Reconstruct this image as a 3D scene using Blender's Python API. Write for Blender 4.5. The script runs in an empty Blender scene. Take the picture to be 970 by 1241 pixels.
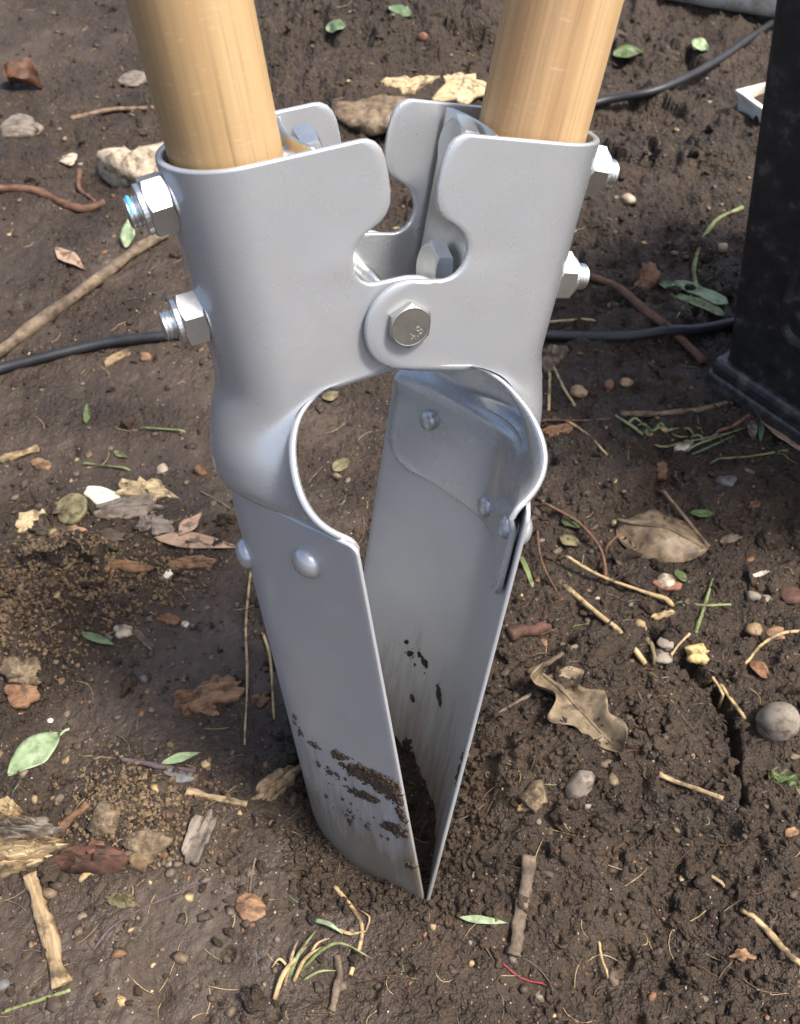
import bpy, bmesh, math, random
import numpy as np
from mathutils import Matrix, Vector

random.seed(7)
rng = np.random.default_rng(7)
SC = bpy.context.scene
COL = SC.collection
R_ = math.radians

# ------------------------------------------------------------------ camera, sky, sun, exposure
PITCH = R_(50.0)                       # the phone looks down at the soil
F_PX = 1192.0; CX, CY = 485.0, 620.5   # focal length of the photograph in its own pixels
CAM = np.array([-0.0151, -0.1940, 0.5818])
cam = bpy.data.cameras.new('camera'); camo = bpy.data.objects.new('camera', cam); COL.objects.link(camo)
camo.location = CAM; camo.rotation_euler = (math.pi/2 - PITCH, 0, 0)
cam.sensor_fit = 'VERTICAL'; cam.sensor_height = 4.54; cam.lens = F_PX/1241.0*4.54
cam.clip_start = 0.01; cam.clip_end = 500
cam.dof.use_dof = True; cam.dof.focus_distance = 0.47; cam.dof.aperture_fstop = 2.6
SC.camera = camo

SUN_EL, SUN_AZ = R_(62), R_(108)        # azimuth measured from +Y (away from the camera) towards +X (right)
w = bpy.data.worlds.new('World'); SC.world = w; w.use_nodes = True
nt = w.node_tree; bg = nt.nodes['Background']
sky = nt.nodes.new('ShaderNodeTexSky'); sky.sky_type = 'NISHITA'; sky.sun_disc = False
sky.sun_elevation = SUN_EL; sky.sun_rotation = SUN_AZ; sky.air_density = 1.0; sky.dust_density = 5.0
nt.links.new(sky.outputs[0], bg.inputs[0]); bg.inputs[1].default_value = 0.065
sl = bpy.data.lights.new('sun', 'SUN'); sl.energy = 1.5; sl.angle = R_(10.0); sl.color = (1.0, 0.95, 0.87)
so = bpy.data.objects.new('sun', sl); COL.objects.link(so)
sdir = Vector((math.sin(SUN_AZ)*math.cos(SUN_EL), math.cos(SUN_AZ)*math.cos(SUN_EL), math.sin(SUN_EL)))
so.rotation_euler = sdir.to_track_quat('Z', 'Y').to_euler(); so.location = sdir*5
SC.view_settings.view_transform = 'Standard'; SC.view_settings.look = 'None'
SC.view_settings.exposure = 2.05; SC.view_settings.gamma = 1.0
SC.view_settings.use_curve_mapping = False
SC.render.engine = 'CYCLES'
SC.cycles.max_bounces = 6

# ------------------------------------------------------------------ numeric noise
def _h(ix, iy, s):
    n = (ix.astype(np.int64)*374761393 + iy.astype(np.int64)*668265263 + s*974634721) & 0xFFFFFFFF
    n = ((n ^ (n >> 13))*1274126177) & 0xFFFFFFFF
    n = (n ^ (n >> 16)); n = (n*2246822519) & 0xFFFFFFFF
    return ((n ^ (n >> 15)) & 0xFFFFFF)/float(0xFFFFFF)
def vnoise(x, y, s=0):
    ix = np.floor(x); iy = np.floor(y); fx = x-ix; fy = y-iy
    fx = fx*fx*fx*(fx*(fx*6-15)+10); fy = fy*fy*fy*(fy*(fy*6-15)+10)
    a = _h(ix, iy, s); b = _h(ix+1, iy, s); c = _h(ix, iy+1, s); d = _h(ix+1, iy+1, s)
    return (a+(b-a)*fx+(c-a)*fy+(a-b-c+d)*fx*fy)*2-1
def fbm(x, y, o=4, s=0, g=0.5):
    r = 0; a = 1.0; t = 0
    for i in range(o):
        r = r+a*vnoise(x*2.03**i+17.3*i, y*2.03**i-9.1*i, s+i); t += a; a *= g
    return r/t
def worley(x, y, s=0):
    """distance to the nearest and second nearest point, and the hash of the nearest cell"""
    ix = np.floor(x); iy = np.floor(y)
    d1 = np.full(x.shape, 9.0); d2 = np.full(x.shape, 9.0); hid = np.zeros(x.shape)
    for i in (-1, 0, 1):
        for j in (-1, 0, 1):
            px = ix+i+_h(ix+i, iy+j, s); py = iy+j+_h(ix+i, iy+j, s+31)
            d = np.hypot(px-x, py-y); m = d < d1
            d2 = np.where(m, d1, np.minimum(d2, d))
            hid = np.where(m, _h(ix+i, iy+j, s+77), hid); d1 = np.where(m, d, d1)
    return d1, d2, hid
def sstep(a, b, x):
    t = np.clip((x-a)/(b-a), 0, 1); return t*t*(3-2*t)

# ------------------------------------------------------------------ from the photograph to the ground
SP, CP = math.sin(PITCH), math.cos(PITCH)
def ray(px, py):
    u, v = (px-CX)/F_PX, (py-CY)/F_PX
    return np.array([u, -v*SP+CP, -v*CP-SP])
def flat(px, py, z=0.0):
    d = ray(px, py); k = (z-CAM[2])/d[2]; return CAM+k*d
def mmpx(px, py):
    """metres on the ground that one pixel of the photograph spans across the view"""
    d = ray(px, py); return (-CAM[2]/d[2])/F_PX

# how loose the soil is, by place: 0 trodden smooth, 1 crumbly clods
LOOSE = [(60, 60, .25), (120, 100, .5), (40, 320, .25), (150, 470, .12), (100, 540, .2), (230, 560, .15), (330, 500, .3),
         (400, 480, .35), (100, 720, .75), (30, 760, .7), (240, 780, .2), (150, 870, .2), (320, 900, .4), (160, 990, .5), (330, 1000, .2),
         (250, 1100, .12), (100, 1180, .12), (400, 1150, .3), (520, 1130, .3), (560, 1010, .75), (640, 930, 1.), (720, 980, 1.),
         (800, 900, .95), (850, 1030, .85), (680, 1080, .7), (780, 1130, .35), (620, 1200, .35), (880, 1150, .7), (720, 800, .75),
         (650, 850, .8), (780, 560, .7), (900, 650, .6), (900, 760, .6), (700, 500, .6), (760, 280, .8), (800, 170, .8), (700, 60, .9),
         (420, 60, 1.), (520, 40, 1.), (130, 160, .75), (60, 180, .6), (60, 420, .3), (940, 900, .5), (950, 1080, .6)]
_lp = np.array([flat(a, b)[:2] for a, b, _ in LOOSE]); _lv = np.array([c for *_, c in LOOSE])
def looseness(x, y):
    num = np.zeros(x.shape); den = np.zeros(x.shape)
    for (a, b), c in zip(_lp, _lv):
        q = 1.0/((x-a)**2+(y-b)**2+0.0006)**1.5; num += q*c; den += q
    return np.clip(num/den+0.18*fbm(x/.05, y/.05, 3, 91), 0, 1)

TRENCH = [(838, 800), (862, 830), (880, 862), (890, 900), (894, 950), (893, 990)]
_tp = [flat(a, b)[:2] for a, b in TRENCH]
DIPS = [(770, 1110, .035, .010), (700, 1195, .03, .006), (880, 800, .02, .004), (85, 545, .008, .010), (330, 900, .02, .006), (385, 1020, .04, .007), (700, 860, .012, .006),
        (400, 1185, .012, .006), (190, 1210, .010, .005), (560, 935, .010, .006)]
MOUNDS = [(640, 960, .05, .012), (760, 930, .05, .012), (560, 1040, .02, .006), (95, 722, .045, .018), (40, 765, .03, .010), (160, 985, .03, .010), (430, 135, .09, .03), (420, 40, .15, .05), (600, 60, .12, .04)]
def seg_dist(x, y, pts):
    best = np.full(x.shape, 9.0); par = np.zeros(x.shape)
    n = len(pts)-1
    for i in range(n):
        a, b = pts[i], pts[i+1]; ab = b-a; L = ab@ab
        t = np.clip(((x-a[0])*ab[0]+(y-a[1])*ab[1])/L, 0, 1)
        d = np.hypot(x-a[0]-t*ab[0], y-a[1]-t*ab[1]); m = d < best
        best = np.where(m, d, best); par = np.where(m, (i+t)/n, par)
    return best, par
JAW = (-.028, .060)
def height_raw(x, y):
    M = looseness(x, y)
    wx = x+.004*vnoise(x/.011, y/.011, 5); wy = y+.004*vnoise(x/.011, y/.011, 6)
    h = .011*fbm(x/.26, y/.26, 3, 1)+.0045*fbm(x/.07, y/.07, 3, 2)*(0.55+M)
    h += .0016*fbm(x/.018, y/.018, 3, 3)*(0.45+1.4*M)
    d1, d2, k = worley(wx/.030, wy/.030, 11)
    h += .0105*M**1.4*k*np.sqrt(np.clip(1-(d1/.75)**2, 0, 1))
    d1, d2, k = worley(wx/.0135, wy/.0135, 21)
    h += .0055*(M**1.2)*(k**1.3)*np.sqrt(np.clip(1-(d1/.7)**2, 0, 1))
    d1, d2, k = worley(wx/.0062, wy/.0062, 41)
    h += .0024*(0.12+M)*(k**2)*np.sqrt(np.clip(1-(d1/.7)**2, 0, 1))
    h += .0007*fbm(x/.0045, y/.0045, 2, 61)*(0.5+M)
    # broken ground: big clods standing in ridges where the soil was turned
    d1, d2, k = worley(wx/.062+.5*vnoise(x/.03, y/.03, 15), wy/.062, 17)
    h += .021*sstep(.30, .85, M)*(k-.3)*(1-sstep(.25, .75, d1+.15*vnoise(x/.008, y/.008, 16)))
    d1, d2, k = worley(wx/.0040, wy/.0040, 43)
    h += .0015*(.10+M)*k*np.sqrt(np.clip(1-(d1/.7)**2, 0, 1))
    rd = 1-np.abs(fbm(x/.022, y/.022, 4, 47)); h += .0050*(.12+M)*(rd-.75)
    # small pits
    pt = fbm(x/.016, y/.016, 3, 57)
    h -= .006*sstep(.42, .62, pt)*sstep(.0, .3, fbm(x/.09, y/.09, 2, 58))
    for px, py, r, dep in DIPS:
        c = flat(px, py); h -= dep*np.exp(-(((x-c[0])**2+(y-c[1])**2)/r**2))
    for px, py, r, up in MOUNDS:
        c = flat(px, py); h += up*np.exp(-(((x-c[0])**2+(y-c[1])**2)/r**2))
    h -= .040*np.exp(-((x-JAW[0])**2+(y-JAW[1])**2)/.034**2)      # the hollow the closed jaws have dug
    d, par = seg_dist(x+.003*vnoise(x/.012, y/.012, 71), y+.003*vnoise(x/.012, y/.012, 72), _tp)
    wd = (.0026+.0085*(1-par)**2)*(1+.5*vnoise(x/.006, y/.006, 73)); h -= (.024-.008*(1-par))*(1-sstep(.2, 1.0, d/np.maximum(wd, .001)))
    return h
_h00 = float(height_raw(np.array([-.01]), np.array([.0]))[0])
def height(x, y):
    x = np.asarray(x, float); y = np.asarray(y, float)
    sh = x.shape; x = np.atleast_1d(x); y = np.atleast_1d(y)
    g = np.exp(-((x+.01)**2+y**2)/.006)
    far = 1-.9*sstep(2.0, 6.0, np.hypot(x, y))
    h = (height_raw(x, y)-_h00*.6)*far*(1-.5*g)
    return h.reshape(sh)
def gp(px, py, lift=0.0):
    """the point of the soil seen at a pixel of the photograph"""
    d = ray(px, py); z = 0.0
    for _ in range(7):
        p = CAM+(z-CAM[2])/d[2]*d
        z = .4*z+.6*float(height(p[0], p[1]))
    p = CAM+(z-CAM[2])/d[2]*d
    return np.array([p[0], p[1], float(height(p[0], p[1]))+lift])

# ------------------------------------------------------------------ objects
def mesh_obj(name, verts, faces, mat, parent=None, smooth=True):
    me = bpy.data.meshes.new(name); me.from_pydata([tuple(map(float, v)) for v in verts], [], [tuple(map(int, f)) for f in faces])
    me.validate(); me.update()
    if smooth: me.polygons.foreach_set('use_smooth', [True]*len(me.polygons))
    if mat is not None: me.materials.append(mat)
    o = bpy.data.objects.new(name, me); COL.objects.link(o)
    if parent is not None: o.parent = parent
    return o
def bm_obj(name, bm, mat, parent=None, smooth=False):
    me = bpy.data.meshes.new(name); bm.to_mesh(me); bm.free()
    if smooth: me.polygons.foreach_set('use_smooth', [True]*len(me.polygons))
    me.materials.append(mat)
    o = bpy.data.objects.new(name, me); COL.objects.link(o)
    if parent is not None: o.parent = parent
    return o
def fast_mesh(name, V, F, mat, parent=None, smooth=True):
    """triangles or quads from arrays"""
    me = bpy.data.meshes.new(name); n = F.shape[1]
    me.vertices.add(len(V)); me.vertices.foreach_set('co', np.ascontiguousarray(V, dtype=np.float32).ravel())
    me.loops.add(F.size); me.loops.foreach_set('vertex_index', np.ascontiguousarray(F, dtype=np.int32).ravel())
    me.polygons.add(len(F)); me.polygons.foreach_set('loop_start', np.arange(0, F.size, n, dtype=np.int32))
    me.polygons.foreach_set('loop_total', np.full(len(F), n, dtype=np.int32))
    me.update(calc_edges=True)
    if smooth: me.polygons.foreach_set('use_smooth', np.ones(len(F), dtype=bool))
    me.materials.append(mat)
    o = bpy.data.objects.new(name, me); COL.objects.link(o)
    if parent is not None: o.parent = parent
    return o
def tag(o, label=None, cat=None, group=None, kind=None):
    if label: o['label'] = label
    if cat: o['category'] = cat
    if group: o['group'] = group
    if kind: o['kind'] = kind
    return o

# ------------------------------------------------------------------ materials
def newmat(name):
    m = bpy.data.materials.new(name); m.use_nodes = True
    return m, m.node_tree, m.node_tree.nodes['Principled BSDF']
def N(nt, t, **kw):
    n = nt.nodes.new(t)
    for k, v in kw.items():
        if k.startswith('i_'): n.inputs[k[2:].replace('_', ' ')].default_value = v
        else: setattr(n, k, v)
    return n
def noise(nt, scale, detail=4, rough=.55, coord='Object', stretch=None):
    tc = nt.nodes.get('TC') or N(nt, 'ShaderNodeTexCoord', name='TC')
    n = N(nt, 'ShaderNodeTexNoise'); n.inputs['Scale'].default_value = scale
    n.inputs['Detail'].default_value = detail; n.inputs['Roughness'].default_value = rough
    if stretch:
        mp = N(nt, 'ShaderNodeMapping'); mp.inputs['Scale'].default_value = stretch
        nt.links.new(tc.outputs[coord], mp.inputs['Vector']); nt.links.new(mp.outputs[0], n.inputs['Vector'])
    else: nt.links.new(tc.outputs[coord], n.inputs['Vector'])
    return n
def ramp(nt, src, stops, interp='LINEAR'):
    r = N(nt, 'ShaderNodeValToRGB'); cr = r.color_ramp; cr.interpolation = interp
    while len(cr.elements) < len(stops): cr.elements.new(.5)
    for e, (p, c) in zip(cr.elements, stops):
        e.position = p; e.color = (*c, 1) if len(c) == 3 else c
    nt.links.new(src, r.inputs[0]); return r
def grey(v): return (v, v, v)
def mixc(nt, a, b, fac):
    m = N(nt, 'ShaderNodeMix', data_type='RGBA')
    for s, k in ((a, 6), (b, 7), (fac, 0)):
        if hasattr(s, 'links'): nt.links.new(s, m.inputs[k])
        else: m.inputs[k].default_value = (*s, 1) if isinstance(s, tuple) else s
    return m.outputs[2]
def bump(nt, b, src, strength, dist):
    n = N(nt, 'ShaderNodeBump'); n.inputs['Strength'].default_value = strength; n.inputs['Distance'].default_value = dist
    nt.links.new(src, n.inputs['Height'])
    nt.links.new(n.outputs[0], b.inputs['Normal']); return n

def soil_material(name, dark, mid, light, wet=True):
    m, t, b = newmat(name)
    n1 = noise(t, 14, 5, .6); n2 = noise(t, 160, 5, .65); n3 = noise(t, 900, 3, .6)
    c1 = ramp(t, n1.outputs[0], [(.3, dark), (.52, mid), (.75, light)])
    c2 = ramp(t, n2.outputs[0], [(.3, grey(.55)), (.55, grey(1.0)), (.75, grey(1.45))])
    mu = N(t, 'ShaderNodeMix', data_type='RGBA', blend_type='MULTIPLY'); mu.inputs[0].default_value = .9
    t.links.new(c1.outputs[0], mu.inputs[6]); t.links.new(c2.outputs[0], mu.inputs[7])
    # grit: tiny pale and rusty grains in the earth
    tc = t.nodes['TC']
    vo = N(t, 'ShaderNodeTexVoronoi'); vo.inputs['Scale'].default_value = 420
    t.links.new(tc.outputs['Object'], vo.inputs['Vector'])
    g1 = ramp(t, vo.outputs['Distance'], [(.16, grey(1)), (.24, grey(0))])
    sp = N(t, 'ShaderNodeSeparateColor'); t.links.new(vo.outputs['Color'], sp.inputs[0])
    g2 = ramp(t, sp.outputs[0], [(.86, grey(0)), (.9, grey(1))])
    ml = N(t, 'ShaderNodeMath', operation='MULTIPLY'); t.links.new(g1.outputs[0], ml.inputs[0]); t.links.new(g2.outputs[0], ml.inputs[1])
    gc = ramp(t, sp.outputs[1], [(.0, (.30, .21, .12)), (.45, (.22, .11, .055)), (.75, (.16, .14, .12)), (.95, (.5, .45, .36))])
    out = mixc(t, mu.outputs[2], gc.outputs[0], ml.outputs[0])
    t.links.new(out, b.inputs['Base Color'])
    nr = noise(t, 30, 4, .6)
    rr = ramp(t, nr.outputs[0], [(.35, grey(.50 if wet else .75)), (.6, grey(.72 if wet else .85)), (.75, grey(.9))])
    t.links.new(rr.outputs[0], b.inputs['Roughness']); b.inputs['Specular IOR Level'].default_value = .45
    # crumb structure: rounded grains of three sizes, broken up by noise
    def grains(scale, k):
        wn = noise(t, scale*.8, 3, .6)
        va = N(t, 'ShaderNodeVectorMath', operation='MULTIPLY_ADD'); va.inputs[1].default_value = (1.3/scale,)*3
        t.links.new(wn.outputs['Color'], va.inputs[0]); t.links.new(tc.outputs['Object'], va.inputs[2])
        v = N(t, 'ShaderNodeTexVoronoi'); v.inputs['Scale'].default_value = scale; t.links.new(va.outputs[0], v.inputs['Vector'])
        m_ = N(t, 'ShaderNodeMath', operation='MULTIPLY'); m_.inputs[1].default_value = -k; t.links.new(v.outputs['Distance'], m_.inputs[0]); return m_.outputs[0]
    gsum = N(t, 'ShaderNodeMath', operation='ADD'); t.links.new(grains(260, 1.0), gsum.inputs[0]); t.links.new(grains(640, .5), gsum.inputs[1])
    gs2 = N(t, 'ShaderNodeMath', operation='ADD'); t.links.new(gsum.outputs[0], gs2.inputs[0]); t.links.new(n2.outputs[0], gs2.inputs[1])
    gs3 = N(t, 'ShaderNodeMath', operation='MULTIPLY_ADD'); gs3.inputs[1].default_value = .35; t.links.new(n3.outputs[0], gs3.inputs[0]); t.links.new(gs2.outputs[0], gs3.inputs[2])
    bn = bump(t, b, gs3.outputs[0], .8, .0024)
    if wet:
        # trodden ground is smooth, paler where it has dried; loose ground keeps its crumbs
        at = N(t, 'ShaderNodeAttribute'); at.attribute_name = 'loose'
        mk = noise(t, 16, 4, .6); sm = N(t, 'ShaderNodeMath', operation='MULTIPLY_ADD'); sm.inputs[1].default_value = .55; t.links.new(mk.outputs[0], sm.inputs[0]); t.links.new(at.outputs['Fac'], sm.inputs[2])
        mr = ramp(t, sm.outputs[0], [(.38, grey(.16)), (.72, grey(1.0))]); t.links.new(mr.outputs[0], bn.inputs['Strength'])
        dr = ramp(t, sm.outputs[0], [(.36, grey(.42)), (.62, grey(0))])
        t.links.new(mixc(t, out, (.082, .060, .045), dr.outputs[0]), b.inputs['Base Color'])
    return m
M_SOIL = soil_material('soil', (.023, .0138, .0080), (.041, .0262, .0158), (.064, .0435, .0280))
M_CLOD = soil_material('soil clods', (.023, .0135, .0074), (.042, .0262, .0148), (.066, .0440, .0260), wet=False)

def plain(name, cols, scale=60, rough=.6, metal=0.0, bump_s=.0, bump_d=.001, spec=.5, stretch=None, detail=4):
    m, t, b = newmat(name)
    n = noise(t, scale, detail, .6, stretch=stretch)
    k = len(cols)
    r = ramp(t, n.outputs[0], [(.28+.44*i/max(1, k-1), c) for i, c in enumerate(cols)])
    t.links.new(r.outputs[0], b.inputs['Base Color'])
    b.inputs['Roughness'].default_value = rough; b.inputs['Metallic'].default_value = metal
    b.inputs['Specular IOR Level'].default_value = spec
    if bump_s: bump(t, b, n.outputs[0], bump_s, bump_d)
    return m

def paint_material(name='silver paint', dirty=False):
    m, t, b = newmat(name)
    n = noise(t, 2200, 2, .5); n2 = noise(t, 22, 4, .55)
    c = ramp(t, n2.outputs[0], [(.3, (.445, .462, .482)), (.7, (.49, .505, .525))])
    col = c.outputs[0]
    fl = ramp(t, n.outputs[0], [(.35, grey(.95)), (.65, grey(1.05))])
    mu = N(t, 'ShaderNodeMix', data_type='RGBA', blend_type='MULTIPLY'); mu.inputs[0].default_value = 1
    t.links.new(col, mu.inputs[6]); t.links.new(fl.outputs[0], mu.inputs[7]); col = mu.outputs[2]
    b.inputs['Metallic'].default_value = .55; b.inputs['Roughness'].default_value = .30
    b.inputs['Coat Weight'].default_value = .30; b.inputs['Coat Roughness'].default_value = .16
    if dirty:
        # dried mud wiped in streaks along the lower end of the blade (z runs along the tool)
        tc = t.nodes['TC']; sx = N(t, 'ShaderNodeSeparateXYZ'); t.links.new(tc.outputs['Object'], sx.inputs[0])
        st = noise(t, 34, 7, .68, stretch=(3.6, 3.6, .42)); pt = noise(t, 26, 5, .6)
        mr = N(t, 'ShaderNodeMapRange'); mr.inputs[1].default_value = .135; mr.inputs[2].default_value = .0
        mr.inputs[3].default_value = -.30; mr.inputs[4].default_value = .55 if dirty == 1 else .30; t.links.new(sx.outputs[2], mr.inputs[0])
        a = N(t, 'ShaderNodeMath', operation='ADD'); t.links.new(st.outputs[0], a.inputs[0]); t.links.new(mr.outputs[0], a.inputs[1])
        mk = ramp(t, a.outputs[0], [(.40, grey(0)), (.60, grey(.5)), (.85, grey(.92))])
        col = mixc(t, col, (.13, .098, .06), mk.outputs[0])
        me = N(t, 'ShaderNodeMath', operation='MULTIPLY_ADD'); me.inputs[1].default_value = -.40; me.inputs[2].default_value = .40
        t.links.new(mk.outputs[0], me.inputs[0]); t.links.new(me.outputs[0], b.inputs['Metallic'])
        ro = N(t, 'ShaderNodeMath', operation='MULTIPLY_ADD'); ro.inputs[1].default_value = .4; ro.inputs[2].default_value = .42
        t.links.new(mk.outputs[0], ro.inputs[0]); t.links.new(ro.outputs[0], b.inputs['Roughness'])
    # faint scuffs and a few dark specks from handling
    sc = noise(t, 40, 4, .6); sk_ = ramp(t, sc.outputs[0], [(.40, grey(0)), (.75, grey(.16))])
    col = mixc(t, col, (.36, .345, .31), sk_.outputs[0])
    vs = N(t, 'ShaderNodeTexVoronoi'); vs.inputs['Scale'].default_value = 75; t.links.new(t.nodes['TC'].outputs['Object'], vs.inputs['Vector'])
    sp_ = ramp(t, vs.outputs['Distance'], [(.03, grey(.7)), (.055, grey(0))]); sv = N(t, 'ShaderNodeSeparateColor'); t.links.new(vs.outputs['Color'], sv.inputs[0])
    sg_ = ramp(t, sv.outputs[0], [(.90, grey(0)), (.91, grey(1))]); mm = N(t, 'ShaderNodeMath', operation='MULTIPLY'); t.links.new(sp_.outputs[0], mm.inputs[0]); t.links.new(sg_.outputs[0], mm.inputs[1])
    col = mixc(t, col, (.12, .10, .085), mm.outputs[0])
    if not dirty:
        rn = noise(t, 35, 4, .6); r2_ = ramp(t, rn.outputs[0], [(.3, grey(.24)), (.7, grey(.32))]); t.links.new(r2_.outputs[0], b.inputs['Roughness'])
    t.links.new(col, b.inputs['Base Color'])
    n3 = noise(t, 180, 3, .5)
    ad = N(t, 'ShaderNodeMath', operation='MULTIPLY_ADD'); ad.inputs[1].default_value = .25
    t.links.new(n.outputs[0], ad.inputs[0]); t.links.new(n3.outputs[0], ad.inputs[2])
    bump(t, b, ad.outputs[0], .06, .0005)
    return m
M_PAINT = paint_material(); M_BLADE = paint_material('muddied silver paint', 1); M_BLADE_CLEAN = paint_material('lightly muddied silver paint', 2)
M_ZINC = plain('zinc plate', [(.58, .595, .58), (.74, .75, .735)], 120, .36, 1.0, .25, .0006, detail=6)
M_ZINCD = plain('dull zinc', [(.40, .385, .34), (.55, .54, .49)], 120, .38, 1.0, .25, .0005)
M_SMEAR = soil_material('drying soil', (.045, .028, .017), (.085, .055, .034), (.13, .09, .058), wet=False)
M_BLUE = plain('blue thread lock', [(.05, .33, .75), (.12, .45, .85)], 200, .4)

def wood_material(name, a, b_, c, sx):
    m, t, b = newmat(name)
    g = noise(t, 55, 6, .6, stretch=(sx, sx, .035)); g2 = noise(t, 330, 4, .6, stretch=(1.6, 1.6, .03)); g3 = noise(t, 9, 3, .5)
    r = ramp(t, g.outputs[0], [(.30, a), (.5, b_), (.68, c)])
    r2 = ramp(t, g2.outputs[0], [(.28, grey(.70)), (.43, grey(.97)), (.7, grey(1.05))])
    mu = N(t, 'ShaderNodeMix', data_type='RGBA', blend_type='MULTIPLY'); mu.inputs[0].default_value = 1
    t.links.new(r.outputs[0], mu.inputs[6]); t.links.new(r2.outputs[0], mu.inputs[7])
    r3 = ramp(t, g3.outputs[0], [(.35, grey(.9)), (.65, grey(1.08))])
    mv = N(t, 'ShaderNodeMix', data_type='RGBA', blend_type='MULTIPLY'); mv.inputs[0].default_value = 1
    t.links.new(mu.outputs[2], mv.inputs[6]); t.links.new(r3.outputs[0], mv.inputs[7])
    # fine sanding scratches across the grain
    s = noise(t, 260, 4, .65, stretch=(.5, .5, 2.6)); s2 = ramp(t, s.outputs[0], [(.60, grey(0)), (.74, grey(.22))])
    col = mixc(t, mv.outputs[2], (.78, .60, .36), s2.outputs[0])
    t.links.new(col, b.inputs['Base Color']); b.inputs['Roughness'].default_value = .42
    b.inputs['Coat Weight'].default_value = .15; b.inputs['Coat Roughness'].default_value = .3
    bump(t, b, g2.outputs[0], .12, .0006)
    return m
M_WOODL = wood_material('pale sanded wood', (.31, .190, .085), (.41, .265, .125), (.465, .322, .165), .6)
M_WOODR = wood_material('striped sanded wood', (.31, .178, .080), (.475, .305, .150), (.56, .395, .215), 1.2)

# ================================================================== THE GROUND
def axis(lo, hi, fine, segs):
    """coordinates with the given fine step inside [lo, hi], growing to the horizon beyond"""
    a = np.arange(lo, hi, fine); up = [a[-1]]; dn = [a[0]]; st = fine
    while up[-1] < 60: st *= segs; up.append(up[-1]+st)
    st = fine
    while dn[-1] > -60: st *= segs; dn.append(dn[-1]-st)
    return np.concatenate([dn[1:][::-1], a, up[1:]])
xs = axis(-.30, .30, .00120, 1.011)
yy = [-.115]; st = .0012
while yy[-1] < 1.35:
    yy.append(yy[-1]+max(.0012, .0012+.0026*max(0, yy[-1])))
up = [yy[-1]]; st = yy[-1]-yy[-2]
while up[-1] < 60: st *= 1.05; up.append(up[-1]+st)
dn = [yy[0]]; st = .0012
while dn[-1] > -60: st *= 1.08; dn.append(dn[-1]-st)
ys = np.concatenate([dn[1:][::-1], yy, up[1:]])
GX, GY = np.meshgrid(xs, ys)
GZ = height(GX, GY)
nx, ny = len(xs), len(ys)
idx = np.arange(nx*ny).reshape(ny, nx)
FQ = np.stack([idx[:-1, :-1], idx[:-1, 1:], idx[1:, 1:], idx[1:, :-1]], -1).reshape(-1, 4)
ground = fast_mesh('ground', np.stack([GX, GY, GZ], -1).reshape(-1, 3), FQ, M_SOIL)
la = ground.data.attributes.new('loose', 'FLOAT', 'POINT'); la.data.foreach_set('value', looseness(GX.ravel(), GY.ravel()).astype(np.float32))
tag(ground, kind='structure')

# ================================================================== THE POST HOLE DIGGER
RT = np.array([[0.925807368592304, -0.37615069980247606, 0.03730103615586624],
               [-0.19198669549633418, -0.5529341520048399, -0.8108051136364932],
               [0.3256099276935388, 0.7434880460268317, -0.5841264421361287]])
TT = np.array([-7.169421701618354, -93.96630801103898, 420.656035520575])
AL = 0.1425586
C2W = np.array([[1, 0, 0], [0, -SP, CP], [0, -CP, -SP]])
BASE = np.array([8.0, 0.0, -349.0])             # where the closed jaws meet the soil, in the tool's own millimetres
T3 = C2W @ RT
root_loc = CAM + C2W @ (RT @ BASE + TT)/1000.0
digger = bpy.data.objects.new('post_hole_digger', None); COL.objects.link(digger)
MW = Matrix.Identity(4)
for i in range(3):
    for j in range(3): MW[i][j] = T3[i, j]
    MW[i][3] = root_loc[i]
# keep the frame a pure rotation
q_ = MW.to_quaternion(); digger.rotation_mode = 'QUATERNION'; digger.rotation_quaternion = q_; digger.location = root_loc
tag(digger, 'silver painted post hole digger with two wooden handles standing in the mud', 'post hole digger')
CA, SA = math.cos(AL), math.sin(AL)
def to_root(L, sg, dy=0.0):
    """from the frame of one half (its own axis upright, in mm) to the root's frame in metres"""
    L = np.asarray(L, float); x, y, z = L[..., 0], L[..., 1], L[..., 2]
    X = sg*(CA*x+SA*z); Z = -SA*x+CA*z
    return (np.stack([X, y+dy, Z], -1)-BASE)/1000.0

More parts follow.
